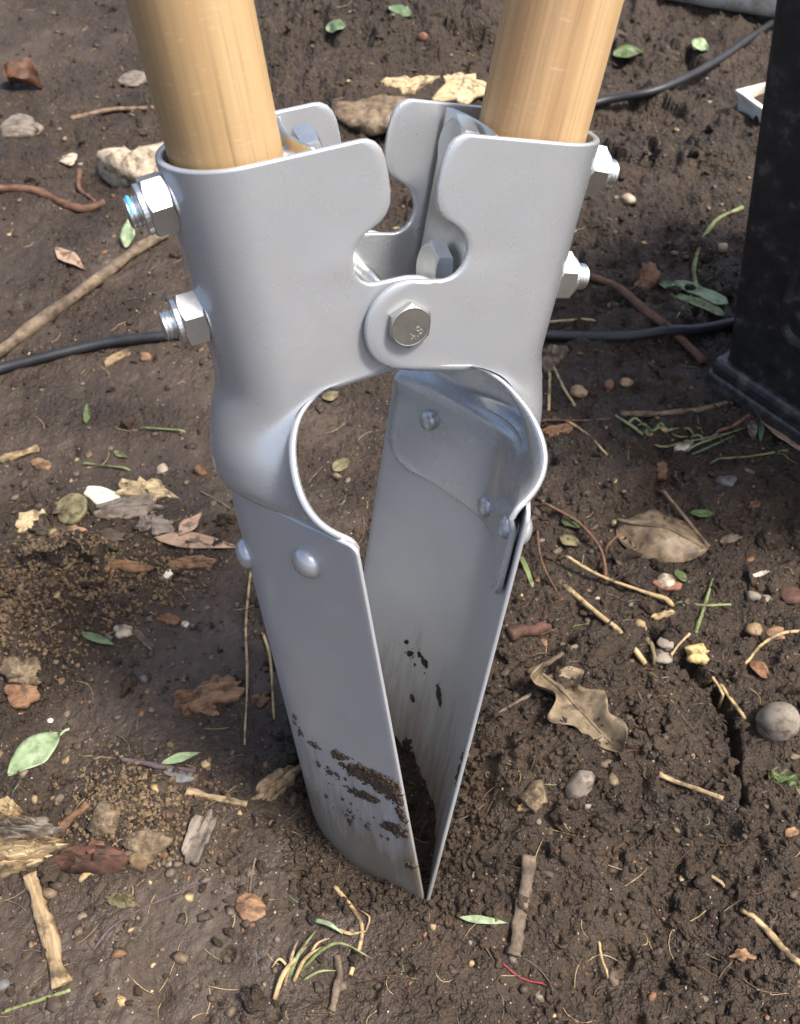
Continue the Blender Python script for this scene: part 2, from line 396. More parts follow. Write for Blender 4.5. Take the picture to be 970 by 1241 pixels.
def sheet(name, G, th, sg, dy, mat, parent, flip=False):
    """a plate of thickness th from its outer face G (rows x columns x 3, mm), with softly rounded rims"""
    G = np.asarray(G, float)
    du = np.gradient(G, axis=1); dv = np.gradient(G, axis=0)
    n = np.cross(du, dv); L = np.linalg.norm(n, axis=-1, keepdims=True); n = n/np.maximum(L, 1e-9)
    if flip: n = -n
    m, k = G.shape[:2]
    inner = G-n*th
    V = [G.reshape(-1, 3), inner.reshape(-1, 3)]
    I = np.arange(m*k).reshape(m, k); J = I+m*k
    F = []
    a = np.stack([I[:-1, :-1], I[:-1, 1:], I[1:, 1:], I[1:, :-1]], -1).reshape(-1, 4)
    b = np.stack([J[:-1, :-1], J[1:, :-1], J[1:, 1:], J[:-1, 1:]], -1).reshape(-1, 4)
    F += [a, b]
    loop = [(0, j) for j in range(k)]+[(i, k-1) for i in range(1, m)]+[(m-1, j) for j in range(k-2, -1, -1)]+[(i, 0) for i in range(m-2, 0, -1)]
    lp = np.array([G[i, j] for i, j in loop]); ln = np.array([n[i, j] for i, j in loop])
    tan = np.roll(lp, -1, 0)-np.roll(lp, 1, 0); tan /= np.maximum(np.linalg.norm(tan, axis=1, keepdims=True), 1e-9)
    o = np.cross(tan, ln); o /= np.maximum(np.linalg.norm(o, axis=1, keepdims=True), 1e-9)
    cen = G.reshape(-1, 3).mean(0)
    # outward: away from the neighbouring interior vertex
    inn = np.array([G[min(max(i, 1), m-2), min(max(j, 1), k-2)] for i, j in loop])
    s = np.sign(((lp-inn)*o).sum(1)); s = np.where(s == 0, 1, s)
    s = np.where(np.abs(np.convolve(np.r_[s[-3:], s, s[:3]], np.ones(7), 'valid')) > 0, np.sign(np.convolve(np.r_[s[-3:], s, s[:3]], np.ones(7), 'valid')), s)
    o = o*s[:, None]
    nl = len(loop); prev = np.array([I[i, j] for i, j in loop]); end = np.array([J[i, j] for i, j in loop])
    base = 2*m*k
    for q in range(1, 5):
        ph = math.pi*q/5
        ring = lp-ln*(th*.5*(1-math.cos(ph)))+o*(th*.30*math.sin(ph))
        V.append(ring); cur = np.arange(base, base+nl); base += nl
        F.append(np.stack([prev, np.roll(prev, -1), np.roll(cur, -1), cur], -1)); prev = cur
    F.append(np.stack([prev, np.roll(prev, -1), np.roll(end, -1), end], -1))
    V = np.concatenate(V); F = np.concatenate(F)
    ob = fast_mesh(name, to_root(V, sg, dy), F, mat, parent)
    bm = bmesh.new(); bm.from_mesh(ob.data); bmesh.ops.recalc_face_normals(bm, faces=bm.faces); bm.to_mesh(ob.data); bm.free()
    return ob

def dense(pts, per):
    out = []
    for a, b in zip(pts[:-1], pts[1:]):
        n = max(1, int(np.linalg.norm(np.array(b)-np.array(a))/per))
        for t in np.linspace(0, 1, n, endpoint=False): out.append(np.array(a)*(1-t)+np.array(b)*t)
    out.append(np.array(pts[-1])); return np.array(out)
def smooth_curve(pts, sub):
    """Catmull-Rom through pts"""
    P_ = np.array(pts, float); P_ = np.vstack([2*P_[0]-P_[1], P_, 2*P_[-1]-P_[-2]]); out = []
    for i in range(1, len(P_)-2):
        for t in np.linspace(0, 1, sub, endpoint=False):
            a, b, c, d = P_[i-1:i+3]
            out.append(.5*((2*b)+(c-a)*t+(2*a-5*b+4*c-d)*t*t+(3*b-a-3*c+d)*t**3))
    out.append(P_[-2]); return np.array(out)

RO = 25.5      # outside radius of the folded channel
def vprof(Y, Wh, A=18.0): return 1-(np.sqrt(A*A+Y*Y)-A)/(np.sqrt(A*A+Wh*Wh)-A)
def blade_surf(z, Y, B):
    x0, x1, z0, s0, s1, Wh = B
    k = (z-z0)/(-346-z0)
    return np.stack(np.broadcast_arrays(x0+(x1-x0)*k+(s0+(s1-s0)*k)*vprof(Y, Wh, 18+22*np.clip(k, 0, 1.2)), Y, z), -1)

def u_section(xe, hx, xm):
    fl = np.linspace(0, 1, 15)
    front = np.stack([xe+(hx-xe)*fl, np.full(15, -RO)], -1)
    ang = np.linspace(-math.pi/2, math.pi/2, 33)[1:-1]
    arc = np.stack([hx+(xm-hx)*np.cos(ang), RO*np.sin(ang)], -1)
    back = front[::-1]*np.array([1, -1])
    return np.concatenate([front, arc, back])
NU = 15+31+15
UU = np.linspace(-1, 1, NU)
def flange_rows(hx):
    # outline of the flange's inner edge, top to bottom (x, z)
    top = [(10.5, 73.0), (8.2, 72.7), (5.6, 71.2), (3.8, 68.8), (2.8, 65.5), (2.2, 60), (2.0, 53), (2.6, 48.5), (4.4, 45.0), (7.2, 42.6), (10.6, 41.0),
           (13.8, 39.3), (16.8, 37.0), (19.0, 34.0), (20.2, 30.0), (20.2, 26.0), (19.2, 22.6), (17.2, 19.8), (14.6, 17.9), (12.0, 17.0)]
    rows = dense(top, 1.6).tolist()
    tab = [(8.0, 16.75), (3.0, 16.6), (-2.0, 16.4)]
    rows += tab
    for a in np.linspace(80, -92, 26):
        rows.append((-1.5+16.8*math.cos(R_(180-a)) if True else 0, -2.0+18.2*math.sin(R_(a))))
    rows += [(4, -20.6), (14, -20.9), (24, -21.2), (32, -21.5), (37.5, -22.0)]
    r = np.array(rows); z = r[:, 1]
    for i in range(1, len(z)): z[i] = min(z[i], z[i-1]-.05)
    return r
def rivet(parent, c, nrm, r, mat, sg, dy):
    """a domed rivet head, flat face on the plate at c"""
    nrm = np.array(nrm, float); nrm /= np.linalg.norm(nrm)
    a = np.cross(nrm, [0, 0, 1.0]); a /= np.linalg.norm(a); b = np.cross(nrm, a)
    prof = [(1.0, -.3), (1.0, .08), (.97, .2), (.88, .36), (.72, .5), (.48, .61), (.22, .67)]
    V = []; F = []; n = 24
    for rr, hh in prof:
        for k in range(n):
            t = 2*math.pi*k/n; V.append(np.array(c)+r*(rr*(math.cos(t)*a+math.sin(t)*b)+hh*nrm))
    for i in range(len(prof)-1):
        for k in range(n): F.append((i*n+k, i*n+(k+1) % n, (i+1)*n+(k+1) % n, (i+1)*n+k))
    V.append(np.array(c)+r*.69*nrm); top = len(V)-1
    for k in range(n): F.append(((len(prof)-1)*n+k, (len(prof)-1)*n+(k+1) % n, top))
    return mesh_obj('rivet', to_root(np.array(V), sg, dy), F, mat, parent)

def half(sg, hx, B, dy, xt, xb):
    """xt, xb: the outside of the fold at the rim and at the neck"""
    fold = lambda z: xb+(xt-xb)*(min(max(z, -22), 73)+22)/95.0
    x0, x1, z0, s0, s1, Wh = B
    rows = []
    fr = flange_rows(hx)
    for xe, z in fr:
        s2 = u_section(xe, hx, fold(z))
        # the back of the fold stays level while the outline drops in steps
        jg = (.5 if sg > 0 else -.5)*sstep(47, 36, s2[:, 0])*sstep(30, 17, z)
        rows.append(np.column_stack([s2[:, 0], s2[:, 1]+np.sign(s2[:, 1])*jg*(s2[:, 1] < 0), np.full(NU, z)]))
    # the flared skirt: edge (x, z, |Y|), middle (x, z), how far it has left the channel for the blade's arc
    xm = fold(-22)
    mb = lambda z: blade_surf(np.array(z), np.array(0.), B)[0]
    sk = [(37.5, -22.0, 25.5, xm, -22.0, 0), (44.0, -24.0, 27.0, xm+1.4, -24.8, .06), (50.0, -28.0, 29.8, xm+3.4, -29.0, .15), (54.5, -32.0, 34.0, xm+5.4, -33.0, .26),
          (58.5, -37.0, 41.5, xm+7.6, -38.0, .42), (61.0, -43.0, 49.5, xm+9.4, -44.5, .60), (61.6, -49.0, 56.0, xm+11.0, -51.0, .76),
          (60.2, -55.0, 60.5, xm+11.6, -57.0, .88), (57.0, -60.5, 63.4, xm+11.8, -62.0, .95), (52.6, -65.3, 65.2, mb(-69)+3.2, -66.3, 1), (48.6, -68.6, 66.2, mb(-72)+.2, -69.6, 1),
          (46.3, -71.6, 66.6, mb(-75)-2.4, -73, 1), (45.0, -75.5, 66.8, mb(-79)-3.2, -79, 1)]
    sk = smooth_curve(sk, 4); jg0 = .5 if sg > 0 else -.5
    for ex, ez, eY, mx, mz, wgt in sk[1:]:
        U = u_section(37.5, hx, xm); Y = UU*eY
        Aarc = blade_surf(np.full(NU, -75.), Y*66.8/max(eY, 1), B)
        xA, yA = Aarc[:, 0]-3.2, Y
        wgt = min(max(wgt, 0), 1)
        X = U[:, 0]*(1-wgt)+xA*wgt; Yv = U[:, 1]*(1-wgt)+yA*wgt
        # arrive at the edge and at the middle exactly
        e3 = np.abs(UU)**4; m3 = (1-np.abs(UU)**2)**2
        X = X+(ex-X[0])*e3; Yv = Yv+np.sign(UU)*(eY-abs(Yv[0]))*e3
        X = X+(mx-X[NU//2])*m3
        Z = mz+(ez-mz)*np.abs(UU)**2
        Yv = Yv+np.sign(Yv)*(Yv < 0)*jg0*sstep(47, 36, U[:, 0])*(1-sstep(0, .3, wgt))
        rows.append(np.column_stack([X, Yv, Z]))
    # the flat tabs riveted inside the blade
    for z, eY in ((-82, 67), (-90, 67.3), (-98, 67.5), (-106, 67.6), (-110, 67.2), (-114, 66.2), (-117.5, 64.4), (-120, 62.0), (-121.8, 58.5), (-122.6, 54)):
        Y = UU*eY
        zz = z-(3.0+.002*abs(z))*(1-np.abs(UU)**2)
        S = blade_surf(zz, Y, B)
        g = 3.2+1.5*np.abs(UU)**6
        S[:, 0] -= g
        rows.append(S)
    G = np.array(rows)
    # let the fold run into the flare without a crease: smooth every inner column along the tool
    S_ = G.copy()
    for j in range(1, NU-1):
        zz = G[:, j, 2]; dz = np.abs(np.gradient(zz))+1e-4
        K = np.exp(-((zz[:, None]-zz[None])/7.5)**2)*dz[None]; K /= K.sum(1, keepdims=True)
        b = (1-abs(UU[j])**7)*sstep(40, 20, zz)*sstep(-66, -54, zz)
        for a in (0, 1): S_[:, j, a] = G[:, j, a]*(1-b)+(K@G[:, j, a])*b
    G = S_
    wz = sstep(-26, -44, G[..., 2])*sstep(-70, -62, G[..., 2])*(1-np.abs(UU)[None]**10)
    for _ in range(14):
        A_ = G.copy(); A_[:, 1:-1, :2] = .25*G[:, :-2, :2]+.5*G[:, 1:-1, :2]+.25*G[:, 2:, :2]
        G[..., :2] += (A_[..., :2]-G[..., :2])*wz[..., None]
    sock = sheet('socket', G, 2.9, sg, dy, M_PAINT, digger)
    # the blade
    zr = np.concatenate([[z0, z0-.6, z0-1.6], np.linspace(z0-4, -398, 64)]); rr = []
    for i, z in enumerate(zr):
        wd = Wh-(3.0 if i == 0 else 1.3 if i == 1 else .3 if i == 2 else 0)-max(0, (-z-356)*.2)
        Y = np.sign(UU)*np.abs(UU)**1.0*wd
        rr.append(blade_surf(np.full(NU, z), Y, B))
    bl = sheet('blade', np.array(rr), 2.1, sg, dy, M_BLADE if sg < 0 else M_BLADE_CLEAN, digger)
    # rivets: domed heads outside, flatter ones inside
    for z, Y in ((-91.5, -46.5) if sg < 0 else (-88.5, -57.0), (-116.5, 1.5), (-89, 47.5)):
        c = blade_surf(np.array(float(z)), np.array(float(Y)), B)
        e = .5; dY = blade_surf(np.array(float(z)), np.array(Y+e), B)-c; dz = blade_surf(np.array(z-e), np.array(float(Y)), B)-c
        nr = np.cross(dz, dY); nr /= np.linalg.norm(nr)
        if nr[0] < 0: nr = -nr
        rivet(bl, c+2.0*nr, nr, 7.6, M_PAINT, sg, dy)
        rivet(bl, c-(4.4 if abs(Y) > 10 else 3.2)*nr, -nr, 5.6, M_PAINT, sg, dy)
    return sock, bl
BL = (47.2, 41.4, -69.2, 34.2, 40.0, 73.8)
BR = (48.6, 55.7, -69.0, 32.0, 32.0, 74.0)
sockL, bladeL = half(-1, 53.0, BL, 1.6, 77.2, 74.0)
sockR, bladeR = half(1, 53.4, BR, -1.6, 78.2, 76.6)

# wooden handles
def handle(sg, hx, mat, dy, seed, rad, lean):
    n = 48; zs = np.concatenate([[-6, -5.5], np.linspace(0, 300, 40), np.linspace(320, 1090, 20), [1096, 1100]])
    V = []; F = []
    for i, z in enumerate(zs):
        r = rad if 1 < i < len(zs)-2 else (rad-.6 if i in (1, len(zs)-2) else rad-2)
        for k in range(n):
            t = 2*math.pi*k/n; q = r*(1+.004*math.sin(3*t+seed)+.003*math.sin(z*.02+2*t))
            V.append((hx+q*math.cos(t), q*math.sin(t), z))
    for i in range(len(zs)-1):
        for k in range(n): F.append((i*n+k, i*n+(k+1) % n, (i+1)*n+(k+1) % n, (i+1)*n+k))
    F.append(tuple(range(n))[::-1]); F.append(tuple(range((len(zs)-1)*n, len(zs)*n)))
    # built upright round its own origin so that the grain runs along it
    o = mesh_obj('handle', (np.array(V)-np.array([hx, 0, 0]))/1000.0, F, mat, digger)
    o.location = to_root(np.array([hx, 0, 0.0]), sg, dy); o.rotation_euler = (0, sg*(AL+lean), 0)
    return o
handle(-1, 52.4, M_WOODL, 1.6, 0.3, 21.0, R_(1.6)); handle(1, 52.4, M_WOODR, -1.6, 1.7, 22.3, R_(.8))

# bolts
def frame_from(axis, roll=0.0):
    a = np.array(axis, float); a /= np.linalg.norm(a)
    u = np.cross(a, [0, 0, 1.0]) if abs(a[2]) < .9 else np.cross(a, [1.0, 0, 0]); u /= np.linalg.norm(u); v = np.cross(a, u)
    return a, math.cos(roll)*u+math.sin(roll)*v, -math.sin(roll)*u+math.cos(roll)*v
def lathe_v(c, ax, u, v, prof, n=32):
    V = []; F = []
    for r, h in prof:
        for k in range(n):
            t = 2*math.pi*k/n; V.append(np.array(c)+h*ax+r*(math.cos(t)*u+math.sin(t)*v))
    for i in range(len(prof)-1):
        for k in range(n): F.append((i*n+k, i*n+(k+1) % n, (i+1)*n+(k+1) % n, (i+1)*n+k))
    F.append(tuple(range(n))[::-1]); F.append(tuple(range((len(prof)-1)*n, len(prof)*n)))
    return V, F
def hexhead(name, c, axis, af, h, mat, parent, sg, dy, roll=0.0, both=False, washer=True):
    """hexagonal head: af across flats, h thick, rim chamfered by the usual 30 degree cone"""
    ax, u, v = frame_from(axis, roll); n = 48; rc = af/2*1.02; V = []; F = []
    def hexr(t):
        t = (t+math.pi/6) % (math.pi/3)-math.pi/6; return af/2/math.cos(t)
    def ring(hh, lim): return [np.array(c)+hh*ax+min(hexr(2*math.pi*k/n), lim)*(math.cos(2*math.pi*k/n)*u+math.sin(2*math.pi*k/n)*v) for k in range(n)]
    corner = af/2/math.cos(math.pi/6)
    # corners sink more the farther out they are
    def top(hh, sgn):
        out = []
        for k in range(n):
            t = 2*math.pi*k/n; r = hexr(t); out.append(np.array(c)+(hh-sgn*max(0, r-rc*.95)*.62)*ax+r*(math.cos(t)*u+math.sin(t)*v))
        return out
    rings = []
    if both: rings += [ring(.0, rc*.95), top(0.0, -1)]
    else: rings += [top(0.0, 0)]
    rings += [top(h, 1), ring(h, rc*.95)]
    inner = [np.array(c)+(h-.12)*ax+rc*.9*(math.cos(2*math.pi*k/n)*u+math.sin(2*math.pi*k/n)*v) for k in range(n)]
    rings.append(inner)
    for r in rings: V += r
    for i in range(len(rings)-1):
        for k in range(n): F.append((i*n+k, i*n+(k+1) % n, (i+1)*n+(k+1) % n, (i+1)*n+k))
    F.append(tuple(range(n))[::-1]); F.append(tuple(range((len(rings)-1)*n, len(rings)*n)))
    return mesh_obj(name, to_root(np.array(V), sg, dy), F, mat, parent, smooth=False)
def shank(name, c, axis, r, L, mat, parent, sg, dy, plain_to=0.0, pitch=1.25):
    ax, u, v = frame_from(axis); prof = [(r*.96, 0), (r, .4)]
    h = plain_to
    if plain_to > 0: prof.append((r, plain_to))
    while h < L-pitch*1.1:
        prof += [(r*.86, h+pitch*.25), (r*1.0, h+pitch*.7), (r*1.0, h+pitch*.82)]; h += pitch
    prof += [(r*.88, L-.5), (r*.78, L)]
    V, F = lathe_v(c, ax, u, v, prof, 28)
    o = mesh_obj(name, to_root(np.array(V), sg, dy), F, mat, parent, smooth=True)
    return o
def washer(c, axis, r, h, mat, parent, sg, dy):
    ax, u, v = frame_from(axis); V, F = lathe_v(c, ax, u, v, [(r*.97, 0), (r, .25), (r, h-.3), (r*.95, h)], 36)
    return mesh_obj('washer', to_root(np.array(V), sg, dy), F, mat, parent, smooth=False)
for sg, xo, dy, xp in ((-1, (76.9, 75.3), 1.6, 28.0), (1, (78.1, 77.3), -1.6, 26.0)):
    for z, xn, sl_ in ((58.5, xo[0], -.085), (10.5, xo[1], -.03)):
        # the rod runs through plate, handle and channel; the nut sits outside on the fold
        ax = np.array([1.0, 0, sl_]); at = lambda x: (x, 0, z+(x-xn)*sl_)
        b = shank('clamp_bolt', at(xp-1), ax, 6.0, xn-xp+1+(18.6 if sg < 0 else 21.0), M_ZINC, digger, sg, dy, plain_to=20, pitch=1.6)
        washer(at(xn-.3), ax, 11.6, 1.8, M_ZINC, b, sg, dy)
        hexhead('nut', at(xn+1.4), ax, 20.5, 9.6, M_ZINC, b, sg, dy, roll=.35 if z > 30 else .1, both=True)
        washer(at(xn+10.7), ax, 9.4, 2.4, M_ZINC, b, sg, dy)
        hexhead('bolt_head', at(xp-1.6), -ax, 19.5, 7.4, M_ZINC, b, sg, dy, roll=.2)
        if sg < 0 and z > 30:
            V, F = lathe_v(at(xn+15.9), np.array([1., 0, 0]), np.array([0, 1., 0]), np.array([0, 0, 1.]), [(5.4, 0), (6.25, .1), (6.3, 1.3), (4.8, 1.6)], 24)
            V = np.array(V); keep = [f for f in F[:-2] if np.mean(V[list(f)][:, 2]) > z+.5]
            mesh_obj('thread_lock', to_root(V, sg, dy), keep, M_BLUE, b)
    # zinc plate pressed against the inner side of the handle
    rows = []
    for zz in np.linspace(72.5, 0, 12):
        a = np.linspace(-1, 1, 31); Y = a*22.3
        X = xp+3.2*(1-a**2)
        rows.append(np.stack([X, Y, np.full(31, zz)], -1))
    sheet('clamp_plate', np.array(rows), 2.0, sg, dy, M_ZINC, digger, flip=True)

# pivot bolts, one in front with a hexagon head showing, one at the back whose thread points forward
pb = shank('pivot_bolt', (-1.0, -24.0, -1.0), (0, 1, 0), 5.0, 50, M_ZINC, digger, 1, 0, plain_to=3)
hd = hexhead('bolt_head', (-1.0, -27.2, -1.0), (0, -1, 0), 17.0, 6.8, M_ZINCD, pb, 1, 0, roll=.12)
washer((-1.0, 26.9, -1.0), (0, 1, 0), 10, 1.6, M_ZINC, pb, 1, 0)
hexhead('nut', (-1.0, 28.3, -1.0), (0, 1, 0), 17, 8.0, M_ZINC, pb, 1, 0, roll=.3, both=True)
# raised grade figures on the head
fc = bpy.data.curves.new('grade_mark', 'FONT'); fc.body = '4.8'; fc.size = .0056; fc.extrude = .00022; fc.align_x = 'CENTER'; fc.align_y = 'CENTER'
fo = bpy.data.objects.new('grade_mark', fc); COL.objects.link(fo)
dg = bpy.context.evaluated_depsgraph_get(); me = bpy.data.meshes.new_from_object(fo.evaluated_get(dg)); COL.objects.unlink(fo); bpy.data.objects.remove(fo)
me.materials.clear(); me.materials.append(M_ZINC)
go = bpy.data.objects.new('grade_mark', me); COL.objects.link(go); go.parent = hd
go.location = to_root(np.array([1.8, -33.85, -4.2]), 1, 0); go.rotation_euler = (math.pi/2, R_(-42), 0)

# wet soil stuck on the blades (joined: nobody could count the crumbs)
def ico(sub=1):
    bm = bmesh.new(); bmesh.ops.create_icosphere(bm, subdivisions=sub, radius=1.0)
    V = np.array([v.co[:] for v in bm.verts]); F = np.array([[v.index for v in f.verts] for f in bm.faces]); bm.free(); return V, F
ICO1, ICF1 = ico(1); ICO2, ICF2 = ico(2); ICO3, ICF3 = ico(3)
def lumps(specs, base=(ICO1, ICF1), rough=.35):
    """specs: (position, (sx, sy, sz), rotation matrix) -> joined arrays"""
    Vb, Fb = base; VV = []; FF = []; off = 0
    for p, s, Rm in specs:
        v = Vb*(1+rough*(rng.random((len(Vb), 1))-.5))*np.array(s)
        VV.append(v@Rm.T+p); FF.append(Fb+off); off += len(Vb)
    return np.concatenate(VV), np.concatenate(FF)
def rrot():
    q = rng.normal(size=4); q /= np.linalg.norm(q); a, b, c, d = q
    return np.array([[1-2*(c*c+d*d), 2*(b*c-a*d), 2*(b*d+a*c)], [2*(b*c+a*d), 1-2*(b*b+d*d), 2*(c*d-a*b)], [2*(b*d-a*c), 2*(c*d+a*b), 1-2*(b*b+c*c)]])
def on_blade(B, sg, dy, z, Y, off):
    c = blade_surf(np.array(float(z)), np.array(float(Y)), B); e = .5
    dY = blade_surf(np.array(float(z)), np.array(Y+e), B)-c; dz = blade_surf(np.array(z-e), np.array(float(Y)), B)-c
    nr = np.cross(dz, dY); nr /= np.linalg.norm(nr); nr = nr if nr[0] > 0 else -nr
    return c+nr*off, nr
def smear(B, sg, dy, blobs, out, parent, mat):
    sp = []
    for z, Y, L, Wd, ang, n in blobs:
        for _ in range(int(n*1.7)):
            a, b = rng.normal()*.42*L, rng.normal()*.42*Wd
            zz = z-(a*math.sin(ang)+b*math.cos(ang)); YY = Y+a*math.cos(ang)-b*math.sin(ang)
            if abs(YY) > B[5]-.5: continue
            p, nr = on_blade(B, sg, dy, zz, YY, 2.2 if out else -.1)
            s = .36+1.5*rng.random()**2.4
            ax, u, v = frame_from(nr, rng.random()*6)
            Rm = np.stack([u, v, ax], 1)
            sp.append((p, (s*(1+.7*rng.random()), s, s*.85), Rm))
    V, F = lumps(sp, rough=.6)
    o = fast_mesh('soil_smear', to_root(V, sg, dy), F, mat, parent, smooth=True); tag(o, kind='stuff'); return o

# ------------------------------------------------------------------ where the smears sit, found from the photograph
def find(B, sg, dy, px, py):
    z, Y = np.meshgrid(np.linspace(-75, -362, 220), np.linspace(-73, 73, 160), indexing='ij')
    S = blade_surf(z, Y, B)
    x_, z_ = S[..., 0], S[..., 2]; tl = np.stack([sg*(CA*x_+SA*z_), S[..., 1]+dy, -SA*x_+CA*z_], -1)
    c = tl@RT.T+TT; u = CX+F_PX*c[..., 0]/c[..., 2]; v = CY+F_PX*c[..., 1]/c[..., 2]
    d = (u-px)**2+(v-py)**2
    if sg < 0: d = d+np.where(Y > 20, 1e5, 0)
    i = np.unravel_index(np.argmin(d), d.shape); return z[i], Y[i]
bl = []
for px, py, L, Wd, a, n in ((415, 912, 8, 2.5, .5, 34), (440, 932, 13, 5, .45, 230), (466, 946, 11, 8, .5, 320), (484, 960, 6, 9, .3, 220), (447, 962, 9, 3.5, .3, 110), (484, 1003, 8, 4.5, .2, 170), (492, 985, 3, 9, .2, 60),
                           (385, 900, 8, 2, .3, 10), (430, 985, 20, 14, .2, 18), (500, 1045, 4, 5, .2, 25), (410, 940, 14, 8, .3, 12), (366, 880, 6, 8, .2, 8)):
    z, Y = find(BL, -1, 1.6, px, py); bl.append((z, Y, L, Wd, a, n))
smear(BL, -1, 1.6, bl, True, bladeL, M_SMEAR)
bl = []
for px, py, L, Wd, a, n in ((515, 803, 3.0, 1.3, -1.0, 40), (533, 843, 7, 1.4, -1.15, 70), (500, 845, 1.6, 2.5, .2, 12), (500, 925, 5, 8, .6, 36), (503, 795, 12, 12, .3, 12), (560, 940, 3, 14, .2, 20)):
    z, Y = find(BR, 1, -1.6, px, py); bl.append((z, Y, L, Wd, a, n))
smear(BR, 1, -1.6, bl, False, bladeR, M_CLOD)
# ================================================================== HOSES, PLANTER, PIPE, TRAY
M_HOSE = plain('black hose', [(.008, .0085, .010), (.022, .022, .024)], 70, .5, 0, .1, .0004)
M_BLACK = plain('dusty black plastic', [(.010, .010, .011), (.014, .014, .015), (.024, .0235, .023), (.085, .078, .068)], 75, .5, 0, .15, .0008, detail=7)
M_BLACKS = plain('shiny black plastic', [(.012, .012, .014), (.03, .03, .032), (.12, .105, .085)], 70, .32, 0, .2, .0008, detail=6)
M_WHITE = plain('dirty white plastic', [(.30, .25, .18), (.68, .64, .56), (.78, .75, .69)], 38, .5, 0, .1, .001)
def tube(name, pts, rad, mat, parent=None, sides=8, rough=0.0, sub=6, ends=True, flatk=1.0):
    """a round rod along world points; rad is a number or one per point"""
    P_ = smooth_curve(pts, sub); n = len(P_)
    rr = np.interp(np.linspace(0, 1, n), np.linspace(0, 1, len(np.atleast_1d(rad))) if np.ndim(rad) else [0, 1], rad if np.ndim(rad) else [rad, rad])
    tg = np.gradient(P_, axis=0); tg /= np.maximum(np.linalg.norm(tg, axis=1, keepdims=True), 1e-9)
    ii, kk = np.meshgrid(np.arange(n), np.arange(sides), indexing='ij'); sd_ = rng.random()*90
    wob = 1.5*vnoise(ii*.22+sd_, kk*1.1+sd_, 3)+.8*vnoise(ii*.6+sd_, kk*2.3, 4)+.9*vnoise(ii*.15+sd_, kk*0+sd_, 5)
    V = []; F = []
    for i in range(n):
        up = np.array([0, 0, 1.0]) if abs(tg[i][2]) < .9 else np.array([1.0, 0, 0])
        a = np.cross(tg[i], up); a /= np.linalg.norm(a); b = np.cross(a, tg[i])
        for k in range(sides):
            t = 2*math.pi*k/sides; q = rr[i]*(1+rough*wob[i, k])
            V.append(P_[i]+q*(math.cos(t)*a+flatk*math.sin(t)*b))
    for i in range(n-1):
        for k in range(sides): F.append((i*sides+k, i*sides+(k+1) % sides, (i+1)*sides+(k+1) % sides, (i+1)*sides+k))
    if ends: F.append(tuple(range(sides))[::-1]); F.append(tuple(range((n-1)*sides, n*sides)))
    return V, F
def on_soil(pts_px, r, sink=.35, per=None):
    """pixel path -> points lying on the soil, bridging its hollows"""
    P_ = np.array([gp(x, y) for x, y in pts_px]); P_[:, 2] += r*(1-sink)
    D = smooth_curve(P_, per or 5)
    D[:, 2] = np.maximum(D[:, 2], height(D[:, 0], D[:, 1])+r*(.5-sink))
    z = D[:, 2].copy()
    for _ in range(3): z[1:-1] = np.maximum(z[1:-1]*.3, .25*z[:-2]+.5*z[1:-1]+.25*z[2:])
    D[:, 2] = z
    return D
def rod(name, label, cat, pts, half_px, mat, group=None, branches=(), rough=.16, sink=.6, sides=8, taper=1.0, lift=0.0, flatk=1.0):
    """a stick, straw, root or hose lying on the soil, half_px thick (pixels of the photograph)"""
    r = half_px*mmpx(*pts[len(pts)//2]); D = on_soil(pts, r, sink); D[:, 2] += lift
    V, F = tube(name, D, [r, r*.95, r*taper], mat, None, sides, rough, 2, True, flatk)
    c = np.array(D[len(D)//2]); e_ = D[-1]-D[0]; az = math.atan2(e_[1], e_[0])
    turn = lambda V_: (lambda W_: np.stack([W_[:, 0]*math.cos(az)+W_[:, 1]*math.sin(az), -W_[:, 0]*math.sin(az)+W_[:, 1]*math.cos(az), W_[:, 2]], -1))(np.array(V_)-c)
    o = mesh_obj(name, turn(V), F, mat); o.location = c; o.rotation_euler = (0, 0, az)
    for bp in branches:
        r2 = r*.75; E_ = on_soil(bp, r2, sink); V, F = tube('side_shoot', E_, [r2, r2*.5], mat, None, sides, rough, 2)
        mesh_obj('side_shoot', turn(V), F, mat, o)
    return tag(o, label, cat, group)

rod('hose', 'black garden hose crossing the mud behind the digger from the left edge to the planter', 'hose',
    [(-140, 505), (-60, 472), (0, 452), (60, 436), (130, 420), (200, 411), (300, 408), (420, 410), (540, 412), (655, 413), (750, 412), (820, 407), (880, 397), (960, 376)], 6.6, M_HOSE, rough=.0, sink=.2, sides=14)
rod('hose', 'black hose rising to the upper right behind the right wooden handle', 'hose',
    [(560, 172), (640, 155), (720, 136), (800, 110), (870, 77), (930, 38), (990, -12), (1060, -60)], 4.9, M_HOSE, rough=.0, sink=.25, sides=14)

